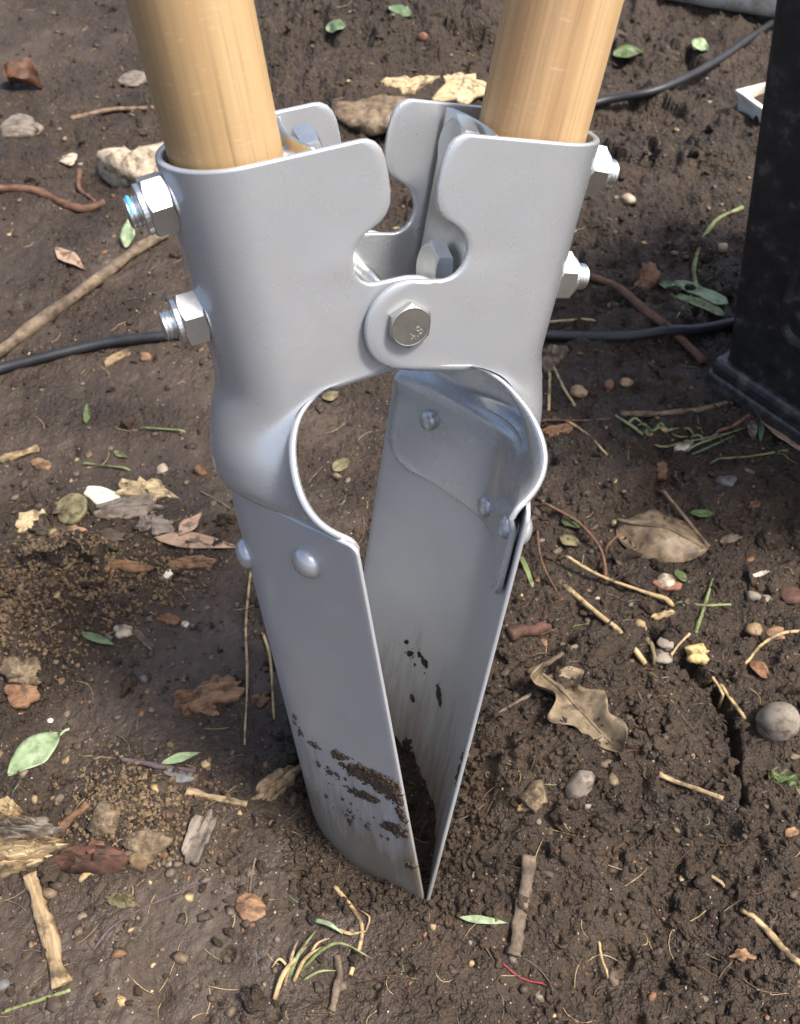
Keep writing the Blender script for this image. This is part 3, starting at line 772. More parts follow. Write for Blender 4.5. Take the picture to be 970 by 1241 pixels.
def project(p):
    d = np.array(p)-CAM; x = d[0]; y = -d[1]*SP-d[2]*CP; z = d[1]*CP-d[2]*SP
    return CX+F_PX*x/z, CY+F_PX*y/z
def planter():
    A = gp(851, 462); A2 = gp(985, 552); A[2] -= .004
    D = A2-A; D[2] = 0; D /= np.linalg.norm(D); E_ = np.array([-D[1], D[0], 0])
    root = bpy.data.objects.new('planter', None); COL.objects.link(root); root.location = A
    tag(root, 'tall black square planter with a stepped foot moulding at the right edge', 'planter')
    W, Hh = .26, .36
    up = np.array([0, 0, 1.0])
    def ringpts(off, z, rc=.006, n=5):
        """rounded square, off metres outside the foot's corner line"""
        c = []; L = W+2*off
        for q, (u0, v0) in enumerate(((rc, rc), (L-rc, rc), (L-rc, L-rc), (rc, L-rc))):
            for k in range(n):
                t = math.pi+q*math.pi/2+math.pi/2*k/(n-1)
                c.append((u0+rc*math.cos(t)-off)*D+(v0+rc*math.sin(t)-off)*E_+z*up)
        return c
    def sweep(name, prof, mat, rc=.006, cap=True):
        V = []; F = []; n = 20
        for off, z in prof: V += ringpts(off, z, rc)
        for i in range(len(prof)-1):
            for k in range(n): F.append((i*n+k, i*n+(k+1) % n, (i+1)*n+(k+1) % n, (i+1)*n+k))
        if cap: F.append(tuple(range((len(prof)-1)*n, len(prof)*n)))
        F.append(tuple(range(n))[::-1])
        return mesh_obj(name, V, F, mat, root, smooth=False)
    sweep('foot_moulding', [(0.0, -.02), (0.0, .013), (-.0006, .0155), (-.002, .0172), (-.004, .0178)], M_BLACKS)
    sweep('moulding_ridge', [(-.0022, .0176), (-.0016, .021), (-.0018, .026), (-.0030, .0295), (-.0052, .0315), (-.0085, .0318), (-.012, .0300)], M_BLACKS)
    # flare of the body, read from the slope of its near edge
    best = min(np.linspace(-.06, .14, 81), key=lambda s_: abs(edge_x(A, D, E_, Hh, s_)-935))
    prof = [(-.0100, .0302)]+[(-.0100+best*t, .0302+(Hh-.0302)*t) for t in np.linspace(.02, 1, 12)]
    body = sweep('body', prof, M_BLACK, .005, cap=False)
    sweep('rim', [(-.0100+best-.001, Hh+.0002), (-.0100+best+.010, Hh+.002), (-.0100+best+.012, Hh+.014), (-.0100+best+.009, Hh+.019), (-.0100+best-.006, Hh+.019), (-.0100+best-.008, Hh-.02)], M_BLACKS, .005)
    # raised panel on the near face
    def face(u, z, out):
        t = (z-.0302)/(Hh-.0302); off = -.0100+best*t
        return u*D+(-off-out)*E_+z*up
    for (u0, u1, z0, z1) in ((.045, W-.045, .085, Hh-.07),):
        V = []; F = []; n = 0; rc = .02
        path = []
        for q, (cu, cz) in enumerate(((u0+rc, z0+rc), (u1-rc, z0+rc), (u1-rc, z1-rc), (u0+rc, z1-rc))):
            for k in range(6):
                t = math.pi+q*math.pi/2+math.pi/2*k/5; path.append((cu, cz, math.cos(t), math.sin(t)))
        for ins, out in ((0, -.001), (.001, .004), (.003, .0062), (.006, .007), (.0085, .006), (.010, .0035), (.011, .002)):
            for cu, cz, ct, st_ in path: V.append(face(cu+(rc-ins)*ct, cz+(rc-ins)*st_, out))
        n = len(path)
        for i in range(6):
            for k in range(n): F.append((i*n+k, i*n+(k+1) % n, (i+1)*n+(k+1) % n, (i+1)*n+k))
        F.append(tuple(range(6*n, 7*n)))
        mesh_obj('panel', V, F, M_BLACK, root, smooth=False)
def edge_x(A, D, E_, Hh, s_):
    # where the near left edge of the flared body crosses the top of the frame
    K0 = A+.0100*D+.0100*E_+np.array([0, 0, .0302]); K1 = A+(.0100-s_)*D+(.0100-s_)*E_+np.array([0, 0, Hh])
    a, b = 0.0, 1.0
    prev = project(K0)
    for t in np.linspace(0, 1, 200):
        p = project(K0+(K1-K0)*t)
        if p[1] < 0: return p[0]
        prev = p
    return prev[0]+ (prev[0]-project(K0)[0])/max(1e-6, project(K0)[1]-prev[1])*prev[1]
planter()

def pipe():
    a, b = gp(800, 4), gp(938, 34); r = .025; d = b-a; d[2] = 0; d /= np.linalg.norm(d); nrm = np.array([-d[1], d[0], 0])
    c = a+nrm*r*.75+np.array([0, 0, r*.7]); root = bpy.data.objects.new('drain_pipe', None); COL.objects.link(root); root.location = c
    tag(root, 'dirty white plastic pipe lying on the soil at the top right', 'pipe')
    n = 40; V = []; F = []; up = np.array([0, 0, 1.0])
    prof = [(-.02, r*.88), (-.02, r), (.55, r), (.55, r*.88), (-.02, r*.88)]
    for s_, q in prof:
        for k in range(n):
            t = 2*math.pi*k/n; V.append(d*s_+q*(math.cos(t)*nrm+math.sin(t)*up))
    for i in range(4):
        for k in range(n): F.append((i*n+k, i*n+(k+1) % n, (i+1)*n+(k+1) % n, (i+1)*n+k))
    mesh_obj('barrel', V, F, M_WHITE, root)
    V = []; F = []
    prof = [(.43, r+.0005), (.43, r+.004), (.545, r+.004), (.552, r+.002), (.552, r-.004)]
    for s_, q in prof:
        for k in range(n):
            t = 2*math.pi*k/n; V.append(d*s_+q*(math.cos(t)*nrm+math.sin(t)*up))
    for i in range(4):
        for k in range(n): F.append((i*n+k, i*n+(k+1) % n, (i+1)*n+(k+1) % n, (i+1)*n+k))
    mesh_obj('socket_collar', V, F, M_WHITE, root)
pipe()
def tray():
    A = gp(889, 136); B = gp(934, 160); d = B-A; d[2] = 0; d /= np.linalg.norm(d); e = np.array([-d[1], d[0], 0]); A[2] -= .006
    root = bpy.data.objects.new('plastic_tray', None); COL.objects.link(root); root.location = A
    tag(root, 'small white plastic tray with soil in it beside the black planter', 'tray')
    L, Wd, h, t = .14, .085, .030, .003; up = np.array([0, 0, 1.0]); V = []; F = []
    prof = [(0.004, 0), (0, h-.004), (-.003, h-.003), (-.003, h), (t, h), (t+.004, .006)]
    for off, z in prof:
        for u, v in ((off, off), (L-off, off), (L-off, Wd-off), (off, Wd-off)): V.append(u*d+v*e+z*up)
    for i in range(len(prof)-1):
        for k in range(4): F.append((i*4+k, i*4+(k+1) % 4, (i+1)*4+(k+1) % 4, (i+1)*4+k))
    F.append((3, 2, 1, 0)); F.append(tuple(range(20, 24)))
    mesh_obj('tray_shell', V, F, M_WHITE, root, smooth=False)
    g = np.linspace(.006, 1-.006, 14); V = []; F = []
    for a in g:
        for b in g: V.append((.008+(L-.016)*a)*d+(.008+(Wd-.016)*b)*e+(.019+.006*rng.random())*up)
    for i in range(13):
        for k in range(13): F.append((i*14+k, (i+1)*14+k, (i+1)*14+k+1, i*14+k+1))
    mesh_obj('soil_fill', V, F, M_CLOD, root)
tray()

# ================================================================== LITTER ON THE SOIL
def cmat(name, a, b, scale=90, rough=.7, bs=.35, bd=.0008, stretch=None, spec=.35, mud=.75):
    m_ = tuple((x+y)/2 for x, y in zip(a, b))
    m = plain(name, [a, m_, b], scale, rough, 0, bs, bd, spec, stretch, 5); t = m.node_tree; bs_ = t.nodes['Principled BSDF']
    tc = N(t, 'ShaderNodeNewGeometry'); n = N(t, 'ShaderNodeTexNoise'); n.inputs['Scale'].default_value = 110; n.inputs['Detail'].default_value = 5; n.inputs['Roughness'].default_value = .65
    t.links.new(tc.outputs['Position'], n.inputs['Vector']); r = ramp(t, n.outputs[0], [(.50, grey(0)), (.62, grey(mud))])
    old = bs_.inputs['Base Color'].links[0].from_socket; t.links.new(mixc(t, old, (.05, .032, .02), r.outputs[0]), bs_.inputs['Base Color'])
    return m
MT = {
    'bark': cmat('grey brown bark', (.05, .036, .026), (.20, .15, .105), 140), 'bark2': cmat('mottled bark', (.045, .035, .026), (.26, .19, .12), 55),
    'root': cmat('reddish root', (.07, .032, .020), (.17, .085, .05), 120), 'twig': cmat('brown twig', (.10, .065, .04), (.24, .16, .10), 160),
    'purple': cmat('purplish twig', (.055, .038, .045), (.12, .085, .09), 120), 'straw': cmat('dry straw', (.26, .18, .085), (.46, .34, .18), 160, .6),
    'pale': cmat('pale rotten wood', (.15, .095, .048), (.42, .31, .18), 420, .8, .7, .0012, stretch=(.10, 1, 1)), 'cream': cmat('cream wood flesh', (.28, .19, .095), (.58, .47, .29), 360, .78, .7, .0012, stretch=(.10, 1, 1)),
    'white': cmat('whitish chip', (.55, .47, .34), (.72, .68, .58), 120, .6), 'orange': cmat('orange bark chip', (.11, .055, .027), (.32, .19, .105), 330, .75, .7, .001, stretch=(.2, 1, 1)),
    'rust': cmat('rusty wood', (.09, .042, .022), (.25, .135, .07), 330, .75, .7, .001, stretch=(.2, 1, 1)), 'redlog': cmat('dark red bark', (.030, .015, .011), (.12, .055, .038), 140, .8, .8, .0015),
    'stone': cmat('grey brown stone', (.15, .125, .10), (.25, .215, .175), 90, .65, .2), 'grey': cmat('blue grey pebble', (.085, .085, .085), (.16, .155, .15), 110, .6, .2),
    'flint': cmat('pale flint', (.17, .13, .09), (.55, .46, .34), 110, .7, .8, .0015), 'ochre': cmat('ochre pebble', (.22, .14, .07), (.36, .25, .14), 100, .6, .2),
    'clay': cmat('terracotta', (.14, .06, .038), (.24, .115, .075), 140), 'green': cmat('fresh green leaf', (.045, .075, .022), (.10, .145, .05), 60, .45, .15),
    'pgreen': cmat('pale green leaf', (.16, .225, .105), (.30, .37, .225), 130, .5, .3, mud=.5), 'dgreen': cmat('dull green leaf', (.05, .09, .04), (.12, .18, .09), 60, .5, .2),
    'grass': cmat('grass blade', (.10, .13, .04), (.22, .25, .11), 80, .5, .1), 'oldgreen': cmat('mossy chip', (.06, .052, .024), (.22, .19, .10), 90, .7),
    'dead': cmat('dead brown leaf', (.07, .046, .028), (.25, .185, .115), 110, .55, .5, .0012), 'oak': cmat('dry oak leaf', (.10, .075, .046), (.255, .195, .125), 110, .65, .6, .0014),
    'pink': cmat('pinkish dead leaf', (.27, .17, .11), (.44, .30, .21), 70, .5, .25), 'foam': cmat('yellow sawdust lump', (.48, .33, .12), (.68, .54, .27), 200, .85, .8),
    'crimson': cmat('crimson thread', (.18, .012, .02), (.28, .03, .04), 90, .5), 'crumb': cmat('rotten wood crumbs', (.06, .038, .021), (.20, .135, .072), 300, .85),
    'dark': cmat('dark wood', (.03, .022, .016), (.085, .06, .042), 120), 'tan': cmat('tan earth lump', (.07, .05, .031), (.27, .20, .125), 330, .9, .9, .0015), 'silver': cmat('weathered grey wood', (.075, .06, .048), (.25, .21, .17), 330, .8, .7, .001, stretch=(.10, 1, 1)),
}
def stone(name, label, cat, px, py, wpx, hpx, mat, rough=.12, seed=0, sink=.3, group=None, ang=0.0, fine=None):
    c = gp(px, py+hpx*.25); s = mmpx(px, py+hpx*.2); d = ray(px, py); ph = math.asin(-d[2]/np.linalg.norm(d))
    rx = wpx*s/2; ry = rx*.85; rz = math.sqrt(max((hpx*s/2)**2-(ry*math.sin(ph))**2, (.32*hpx*s/2)**2))/max(.35, math.cos(ph))
    ry = min(ry, hpx*s/2/math.sin(ph)); rz = min(rz, rx*1.2)
    V, F = (ICO3.copy(), ICF3) if wpx > 20 else (ICO2.copy(), ICF2)
    k = 2.1+seed*1.7
    n = fbm(V[:, 0]*1.1+k, V[:, 1]*1.1+V[:, 2]*1.3-k, 3, seed)+.5*fbm(V[:, 2]*1.5+k*2, V[:, 0]*1.2-V[:, 1], 2, seed+9)
    V = V*(1+rough*2.2*n[:, None])
    if fine: V = V*(1+fine*vnoise(V[:, 0]*7+k, V[:, 1]*7+V[:, 2]*5, seed)[:, None])
    if rough > .16:            # broken faces
        for q in range(5):
            a = rng.normal(size=3); a /= np.linalg.norm(a); dd = V@a; lim = .72; V = V-np.maximum(dd-lim, 0)[:, None]*a*.85
    V = V*np.array([rx, ry, rz]); ca, sa = math.cos(R_(ang)), math.sin(R_(ang))
    V = np.stack([V[:, 0]*ca-V[:, 1]*sa, V[:, 0]*sa+V[:, 1]*ca, V[:, 2]], -1)
    o = mesh_obj(name, V, F, MT[mat]); o.location = (c[0], c[1], c[2]+rz*(1-2*sink)*.6-rz*.12)
    return tag(o, label, cat, group)
def slab_geo(px, py, ax, by, ang, th_mm, seed, jag, grain, dome, tilt=0.0, curl=0.0):
    """an irregular flat piece whose outline (half axes ax, by in pixels, turned by ang) is laid on the soil"""
    n = 28; rings = (0.0, .35, .62, .84, .96, 1.0)
    tt = np.linspace(0, 2*math.pi, n, endpoint=False)
    rad = 1+jag*(1.3*vnoise(np.cos(tt)*1.6+seed*3.1, np.sin(tt)*1.6+seed, seed)+.8*vnoise(np.cos(tt)*4+seed, np.sin(tt)*4, seed+5))
    pw = 2.0 if jag < .13 else 2.8; sq = (np.abs(np.cos(tt))**pw+np.abs(np.sin(tt))**pw)**(-1/pw)
    ca, sa = math.cos(R_(ang)), math.sin(R_(ang)); z0 = gp(px, py)[2]; th = th_mm/1000
    top = []; bot = []
    for r in rings:
        u = r*rad*sq*ax*np.cos(tt); v = r*rad*sq*by*np.sin(tt)
        X = px+u*ca-v*sa; Y = py+u*sa+v*ca
        P_ = np.array([flat(a, b, z0) for a, b in zip(X, Y)])
        g = height(P_[:, 0], P_[:, 1])
        base = .5*z0+.5*g
        prof = (1-dome*r**2.2)
        gz = grain*th*(vnoise(v/by*5+seed*7, u/ax*1.2+seed, seed+3)+.6*vnoise(v/by*11+seed, u/ax*2, seed+4))
        cz = curl*th*((v/by)**2)+tilt*th*(u/ax)
        P_[:, 2] = base+th*.25+th*.75*prof*(1 if r < .97 else .72)+gz*(1-.5*r)+cz
        top.append(P_)
        if r in (.62, 1.0):
            Q = P_.copy(); Q[:, 2] = np.minimum(P_[:, 2]-th*.6, base+cz+tilt*0); bot.append(Q)
    V = np.concatenate([top[0][:1]]+top[1:]+[bot[1], bot[0], bot[0].mean(0)[None]])
    F = []
    for k in range(n): F.append((0, 1+k, 1+(k+1) % n))
    m = len(rings)-1+2
    for i in range(m-1):
        for k in range(n): F.append((1+i*n+k, 1+(i+1)*n+k, 1+(i+1)*n+(k+1) % n, 1+i*n+(k+1) % n))
    for k in range(n): F.append((1+(m-1)*n+k, len(V)-1, 1+(m-1)*n+(k+1) % n))
    return V, F
def chip(name, label, cat, px, py, wpx, hpx, ang, th, mat, seed=0, jag=.25, grain=.3, dome=.35, tilt=0.0, curl=0.0, group=None, lift=0.0):
    V, F = slab_geo(px, py, wpx/2, hpx/2, ang, th, seed, jag, grain, dome, tilt, curl)
    c = V.mean(0); p0, p1 = flat(px, py), flat(px+8*math.cos(R_(ang)), py+8*math.sin(R_(ang))); a = math.atan2(p1[1]-p0[1], p1[0]-p0[0])
    W_ = V-c; W_ = np.stack([W_[:, 0]*math.cos(a)+W_[:, 1]*math.sin(a), -W_[:, 0]*math.sin(a)+W_[:, 1]*math.cos(a), W_[:, 2]], -1)
    o = mesh_obj(name, W_, F, MT[mat], smooth=False if jag > .3 else True); o.location = c+np.array([0, 0, lift-th*.00028]); o.rotation_euler = (0, 0, a)
    return tag(o, label, cat, group)
def leaf(name, label, cat, a, b, half_px, mat, prof='oval', curl=.15, bend=.1, lift=.5, midrib=None, stalk=0, lobes=0, seed=0, twist=0.0, group=None, standing=0.0):
    """a thin leaf from pixel a (stalk end) to pixel b; half_px is its half width measured across its axis"""
    Pa, Pb = gp(*a), gp(*b); ax = Pb-Pa; L = np.linalg.norm(ax); Pb[2] += standing*L
    ax = (Pb-Pa)/np.linalg.norm(Pb-Pa); up = np.array([0, 0, 1.0]); sd = np.cross(up, ax); sd /= np.linalg.norm(sd); nn = np.cross(ax, sd)
    mx, my = (a[0]+b[0])/2, (a[1]+b[1])/2
    L2 = np.array([b[0]-a[0], b[1]-a[1]], float); L2 /= np.linalg.norm(L2); pr = np.array([-L2[1], L2[0]])*half_px
    # half width on the ground, from the two sides of the outline in the photograph
    wv = flat(mx+pr[0], my+pr[1], (Pa[2]+Pb[2])/2)-flat(mx-pr[0], my-pr[1], (Pa[2]+Pb[2])/2)
    hw = abs(wv@sd)/2 if abs(wv@sd) > 1e-6 else np.linalg.norm(wv)/2
    nu, nv = (44, 15) if lobes else (22, 9); u = np.linspace(0, 1, nu); v = np.linspace(-1, 1, nv)
    if prof == 'oval': wd = np.sin(math.pi*u**.85)**.75
    elif prof == 'lance': wd = np.sin(math.pi*u**.8)**1.1
    elif prof == 'strip': wd = np.minimum(1, np.minimum(u*9+.35, (1-u)*7+.25))
    else: wd = np.sin(math.pi*u**.7)**.6
    V = np.zeros((nu, nv, 3))
    for i in range(nu):
        for j in range(nv):
            side = 1 if v[j] > 0 else -1; wj = wd[i]*hw
            if lobes:
                wj *= 1.0-.30*(1+math.sin(lobes*2*math.pi*u[i]+(.4 if side > 0 else 1.5)+seed))*(1-.25*u[i])
            wj *= 1+(.30 if lobes else .10)*vnoise(np.array([u[i]*(9 if lobes else 6)+seed]), np.array([side*3.0]), seed)[0]
            h = hw*(curl*v[j]**2+.25*twist*v[j]*(u[i]-.5)*2)+L*bend*math.sin(math.pi*u[i])
            h += hw*.22*float(vnoise(np.array([u[i]*4+seed*2.]), np.array([v[j]*1.7]), seed+2)[0])
            V[i, j] = Pa+ax*L*u[i]+sd*wj*v[j]+up*(h+lift/1000)
    g = height(V[..., 0], V[..., 1]); V[..., 2] = np.maximum(V[..., 2], g+.0006)
    for _ in range(2):
        z = V[..., 2]; z[1:-1, :] = np.maximum(.25*z[:-2]+.5*z[1:-1]+.25*z[2:], g[1:-1]+.0004)
    c = V.reshape(-1, 3).mean(0); th = .00035
    VV = np.concatenate([V.reshape(-1, 3), V.reshape(-1, 3)-np.array([0, 0, th])])-c; m = nu*nv; F = []
    I = lambda i, j: i*nv+j
    for i in range(nu-1):
        for j in range(nv-1):
            F.append((I(i, j), I(i, j+1), I(i+1, j+1), I(i+1, j))); F.append((m+I(i, j), m+I(i+1, j), m+I(i+1, j+1), m+I(i, j+1)))
    lp = [(0, j) for j in range(nv)]+[(i, nv-1) for i in range(1, nu)]+[(nu-1, j) for j in range(nv-2, -1, -1)]+[(i, 0) for i in range(nu-2, 0, -1)]
    for k in range(len(lp)):
        p, q = I(*lp[k]), I(*lp[(k+1) % len(lp)]); F.append((p, m+p, m+q, q))
    o = mesh_obj(name, VV, F, MT[mat]); o.location = c
    if midrib:
        pts = V[::3, nv//2]-c; Vt, Ft = tube('midrib', pts, [hw*.075, hw*.02], None, None, 5, 0, 2); mesh_obj('midrib', Vt, Ft, MT[midrib], o)
    if stalk:
        p0 = V[0, nv//2]-c; q = np.array([p0+ax*L*.03, p0-ax*L*stalk*.5+up*L*.02, p0-ax*L*stalk+sd*L*.03+up*L*.015]); Vt, Ft = tube('stalk', q, [hw*.08, hw*.1], None, None, 6, 0, 3); mesh_obj('stalk', Vt, Ft, MT[midrib or mat], o)
    return tag(o, label, cat, group)

# sticks, straws and roots --------------------------------------------------------------
rod('stick', 'long mottled bark stick pointing at the left lower nut from the left edge', 'stick', [(-30, 452), (0, 433), (60, 386), (110, 351), (160, 313), (202, 288)], 7.2, MT['bark2'], rough=.16, sink=.15, sides=10)
rod('root', 'reddish twisted root with a hooked branch near the pale flint lump', 'root', [(-10, 230), (40, 232), (72, 246), (102, 256), (128, 247)], 5.0, MT['root'], branches=([(97, 208), (98, 234), (116, 246)],), rough=.2)
rod('twig', 'straight thin brown twig ending at the left wooden handle', 'twig', [(86, 145), (130, 137), (190, 132)], 2.8, MT['twig'])
rod('twig', 'short purplish twig right of the oval green leaf', 'twig', [(148, 921), (190, 928), (238, 936)], 3.6, MT['purple'])
rod('splinter', 'pale flat splinter pointing at the left blade', 'splinter', [(226, 960), (260, 968), (300, 976)], 4.2, MT['pale'], rough=.25)
rod('twig', 'thin curved purplish twig in the lower left mud', 'twig', [(113, 1152), (138, 1122), (184, 1096), (252, 1068)], 1.8, MT['purple'], taper=.5)
rod('straw', 'thin upright looking straw beside the left blade, the longer one', 'straw', [(304, 694), (299, 760), (301, 830), (297, 903)], 1.6, MT['straw'], taper=.7)
rod('straw', 'short straw touching the left blade', 'straw', [(318, 768), (329, 805), (333, 872)], 1.8, MT['straw'])
rod('straw', 'bent thick straw below the blade tips', 'straw', [(406, 1075), (431, 1106), (439, 1132), (425, 1182)], 3.0, MT['straw'], rough=.1)
rod('stick', 'small knobbly stick standing up in the mud at the bottom', 'stick', [(409, 1158), (411, 1188), (402, 1226)], 5.0, MT['bark'], rough=.25)
rod('root', 'long reddish root running under the hose to the planter foot', 'root', [(700, 332), (745, 349), (786, 380), (822, 412), (852, 442)], 5.4, MT['root'], rough=.12)
rod('stick', 'pale brown stick lying left of the planter foot', 'stick', [(752, 502), (800, 502), (845, 498), (888, 489)], 3.6, MT['twig'], rough=.14)
rod('straw', 'straight thick straw slanting towards the crack', 'straw', [(683, 714), (730, 752), (781, 806)], 3.8, MT['straw'], rough=.08, sink=.1)
rod('root', 'thin branching root between the right rivet and the brown leaf', 'root', [(650, 615), (698, 640), (726, 672), (733, 704)], 2.0, MT['root'], branches=([(731, 672), (752, 657), (772, 668)],))
rod('root', 'hair thin root hanging beside the right blade', 'root', [(649, 645), (655, 688), (682, 728)], 1.8, MT['root'])
rod('twig', 'thin wavy twig passing below the brown curled leaf', 'twig', [(676, 678), (722, 702), (764, 716), (815, 735)], 2.0, MT['straw'], taper=1.6)
rod('straw', 'thin slanting straw left of the grass seed head', 'straw', [(680, 510), (708, 525), (736, 552)], 1.8, MT['straw'])
rod('twig', 'bent twig over the tip of the brown curled leaf', 'twig', [(798, 597), (826, 626), (858, 664)], 2.6, MT['twig'])
rod('stick', 'pale jointed stick entering at the lower right edge', 'stick', [(898, 1103), (930, 1131), (955, 1156), (990, 1188)], 4.4, MT['straw'], rough=.12)
rod('splinter', 'half buried pale splinter above the lower right stick', 'splinter', [(838, 1047), (856, 1060), (878, 1076)], 2.4, MT['pale'])
rod('splinter', 'pale splinter lying between the loose clods', 'splinter', [(798, 940), (835, 955), (876, 969)], 3.2, MT['pale'], rough=.3)
rod('twig', 'brown twig above the lobed oak leaf', 'twig', [(640, 816), (670, 801), (699, 784)], 3.2, MT['bark'])
rod('twig', 'brown twig left of the lobed oak leaf', 'twig', [(598, 871), (624, 853), (645, 841)], 2.6, MT['bark'])
rod('bark_piece', 'short thick reddish bark piece right of the right blade', 'bark', [(616, 770), (640, 765), (666, 762)], 8.5, MT['redlog'], rough=.25, sides=9)
rod('straw', 'pale arching straw at the right edge above the round pebble', 'straw', [(903, 806), (922, 783), (948, 768), (985, 765)], 2.2, MT['straw'])
rod('stick', 'flat grey bark strip lying upright in the bottom mud', 'bark', [(623, 1160), (627, 1128), (634, 1085), (641, 1040)], 8.5, MT['bark'], rough=.18, flatk=.5, sink=.05)
rod('straw', 'short curved pale straw near the bottom right', 'straw', [(726, 1141), (728, 1162), (736, 1186)], 1.6, MT['straw'])
rod('plant_stem', 'green forked stem leaning against the planter', 'plant stem', [(900, 252), (866, 270), (847, 302), (842, 342), (862, 380)], 2.6, MT['grass'], branches=([(843, 340), (836, 362), (820, 386)],), sides=8)
rod('stick', 'rotten pale stick pointing down from the big pale wood', 'stick', [(38, 1062), (48, 1092), (60, 1135), (76, 1196)], 10.0, MT['pale'], rough=.22, sides=10, flatk=.6)
rod('splinter', 'orange brown splinter above the dark red log', 'splinter', [(60, 1021), (82, 998), (108, 976)], 5.2, MT['rust'], rough=.3)
rod('twig', 'tiny upright twig above the round orange chip', 'twig', [(304, 1083), (305, 1062), (310, 1040)], 1.6, MT['bark'])
rod('thread', 'crimson thread on the mud near the bottom edge', 'thread', [(609, 1168), (632, 1186), (662, 1196)], 1.2, MT['crimson'], sink=-.6)
rod('straw', 'fine straw beside the crack, left of the round pebble', 'straw', [(872, 833), (886, 850), (902, 872)], 2.4, MT['straw'])
rod('straw', 'fine short straw inside the mouth of the crack', 'straw', [(855, 832), (864, 845), (872, 856)], 1.8, MT['straw'])
rod('grass_stalk', 'single green grass stalk at the lower left edge', 'grass stalk', [(2, 1227), (40, 1215), (86, 1200)], 2.2, MT['grass'])
rod('straw', 'crossed straw right of the right channel, upper one', 'straw', [(652, 398), (690, 392), (722, 390)], 1.6, MT['straw'])
rod('straw', 'upright straw under the hose beside the right socket', 'straw', [(666, 450), (666, 475), (665, 498)], 1.8, MT['straw'])
rod('straw', 'slanting straw under the hose beside the right socket', 'straw', [(671, 446), (682, 468), (697, 492)], 1.8, MT['straw'])
rod('straw', 'long thin reddish straw left of the pale stick', 'straw', [(655, 512), (690, 512), (740, 508)], 1.6, MT['root'])
rod('grass_stalk', 'thin dark grass blade running to the small grey leaf', 'grass stalk', [(860, 563), (905, 556), (955, 546)], 1.5, MT['grass'])
rod('grass_stalk', 'tall green grass blade behind the yellow lump', 'grass stalk', [(843, 768), (852, 740), (864, 702)], 2.6, MT['grass'], taper=.4)
rod('grass_stalk', 'flat green grass stalk crossing behind the yellow lump', 'grass stalk', [(818, 733), (850, 734), (886, 733)], 1.8, MT['grass'])
rod('twig', 'short straw joined to the left of the yellow lump', 'twig', [(811, 800), (822, 782), (836, 768)], 1.8, MT['straw'])
rod('twig', 'dark twig in front of the pebbles near the crack', 'twig', [(783, 775), (786, 790), (792, 806)], 3.4, MT['oldgreen'])
rod('root', 'red rootlet under the planter foot', 'root', [(866, 528), (888, 517), (908, 504)], 2.0, MT['clay'])
rod('twig', 'fine twig crossing soil left of the brown leaf by the rivet', 'twig', [(243, 596), (262, 606), (280, 618)], 1.4, MT['bark'])
rod('grass_stalk', 'dry green blade right of the small black hollow', 'grass stalk', [(170, 521), (195, 522), (225, 525)], 1.4, MT['grass'])
rod('grass_stalk', 'thin pale green blade on the smooth mud left of the bulge', 'grass stalk', [(100, 563), (128, 567), (158, 571)], 1.4, MT['grass'])
rod('splinter', 'grey splinter at the left edge below the hose', 'splinter', [(2, 560), (24, 553), (48, 545)], 4.5, MT['pale'], rough=.3)

# grass tufts -----------------------------------------------------------------------
def tuft(label, blades, name='grass_tuft', cat='grass tuft'):
    root = bpy.data.objects.new(name, None); COL.objects.link(root); c = gp(*blades[0][0][0]); root.location = c; tag(root, label, cat)
    for pts, hp, m, ris in blades:
        r = hp*mmpx(*pts[0]); P_ = np.array([gp(x, y) for x, y in pts]); k = np.linspace(0, 1, len(P_)); P_[:, 2] += r+ris/1000*np.sin(k*2.6)
        V, F = tube('blade', P_, [r, r, r*.3], None, None, 6, .05, 4, True, .35); mesh_obj('blade', np.array(V)-c, F, MT[m], root)
tuft('dry and green grass tuft in the bottom mud left of the bent straw',
     [([(350, 1185), (365, 1158), (384, 1130)], 2.6, 'grass', 6), ([(333, 1212), (346, 1182), (372, 1150)], 3.2, 'straw', 5), ([(356, 1190), (372, 1166), (392, 1150)], 2.4, 'straw', 7),
      ([(362, 1180), (390, 1158), (415, 1150), (452, 1166)], 2.2, 'grass', 10), ([(368, 1188), (388, 1180), (408, 1178)], 1.8, 'grass', 4), ([(345, 1195), (356, 1160), (362, 1142)], 2.0, 'pale', 6),
      ([(371, 1172), (384, 1150), (400, 1140)], 1.8, 'straw', 7), ([(352, 1176), (340, 1165), (330, 1175)], 1.8, 'straw', 4)])
tuft('green strip and curled root fibres under the blade tips',
     [([(382, 1116), (400, 1124), (416, 1134)], 3.2, 'pgreen', 5), ([(408, 1126), (425, 1134), (444, 1130)], 2.2, 'straw', 3), ([(444, 1128), (448, 1114), (436, 1104)], 1.2, 'straw', 3)])
tuft('green grass seed head lying left of the planter foot',
     [([(745, 505), (770, 523), (800, 535), (830, 540), (880, 528)], 2.4, 'grass', 3)]+[([(760+q*11, 516+q*2.2), (768+q*11, 511+q*2.2+(q % 3)*5), (778+q*11, 516+q*2+(q % 2)*6)], 2.0, 'grass', 3) for q in range(10)]+[([(830, 548), (850, 540), (905, 520)], 1.8, 'grass', 3), ([(838, 552), (860, 545), (890, 530)], 1.8, 'dgreen', 3)])

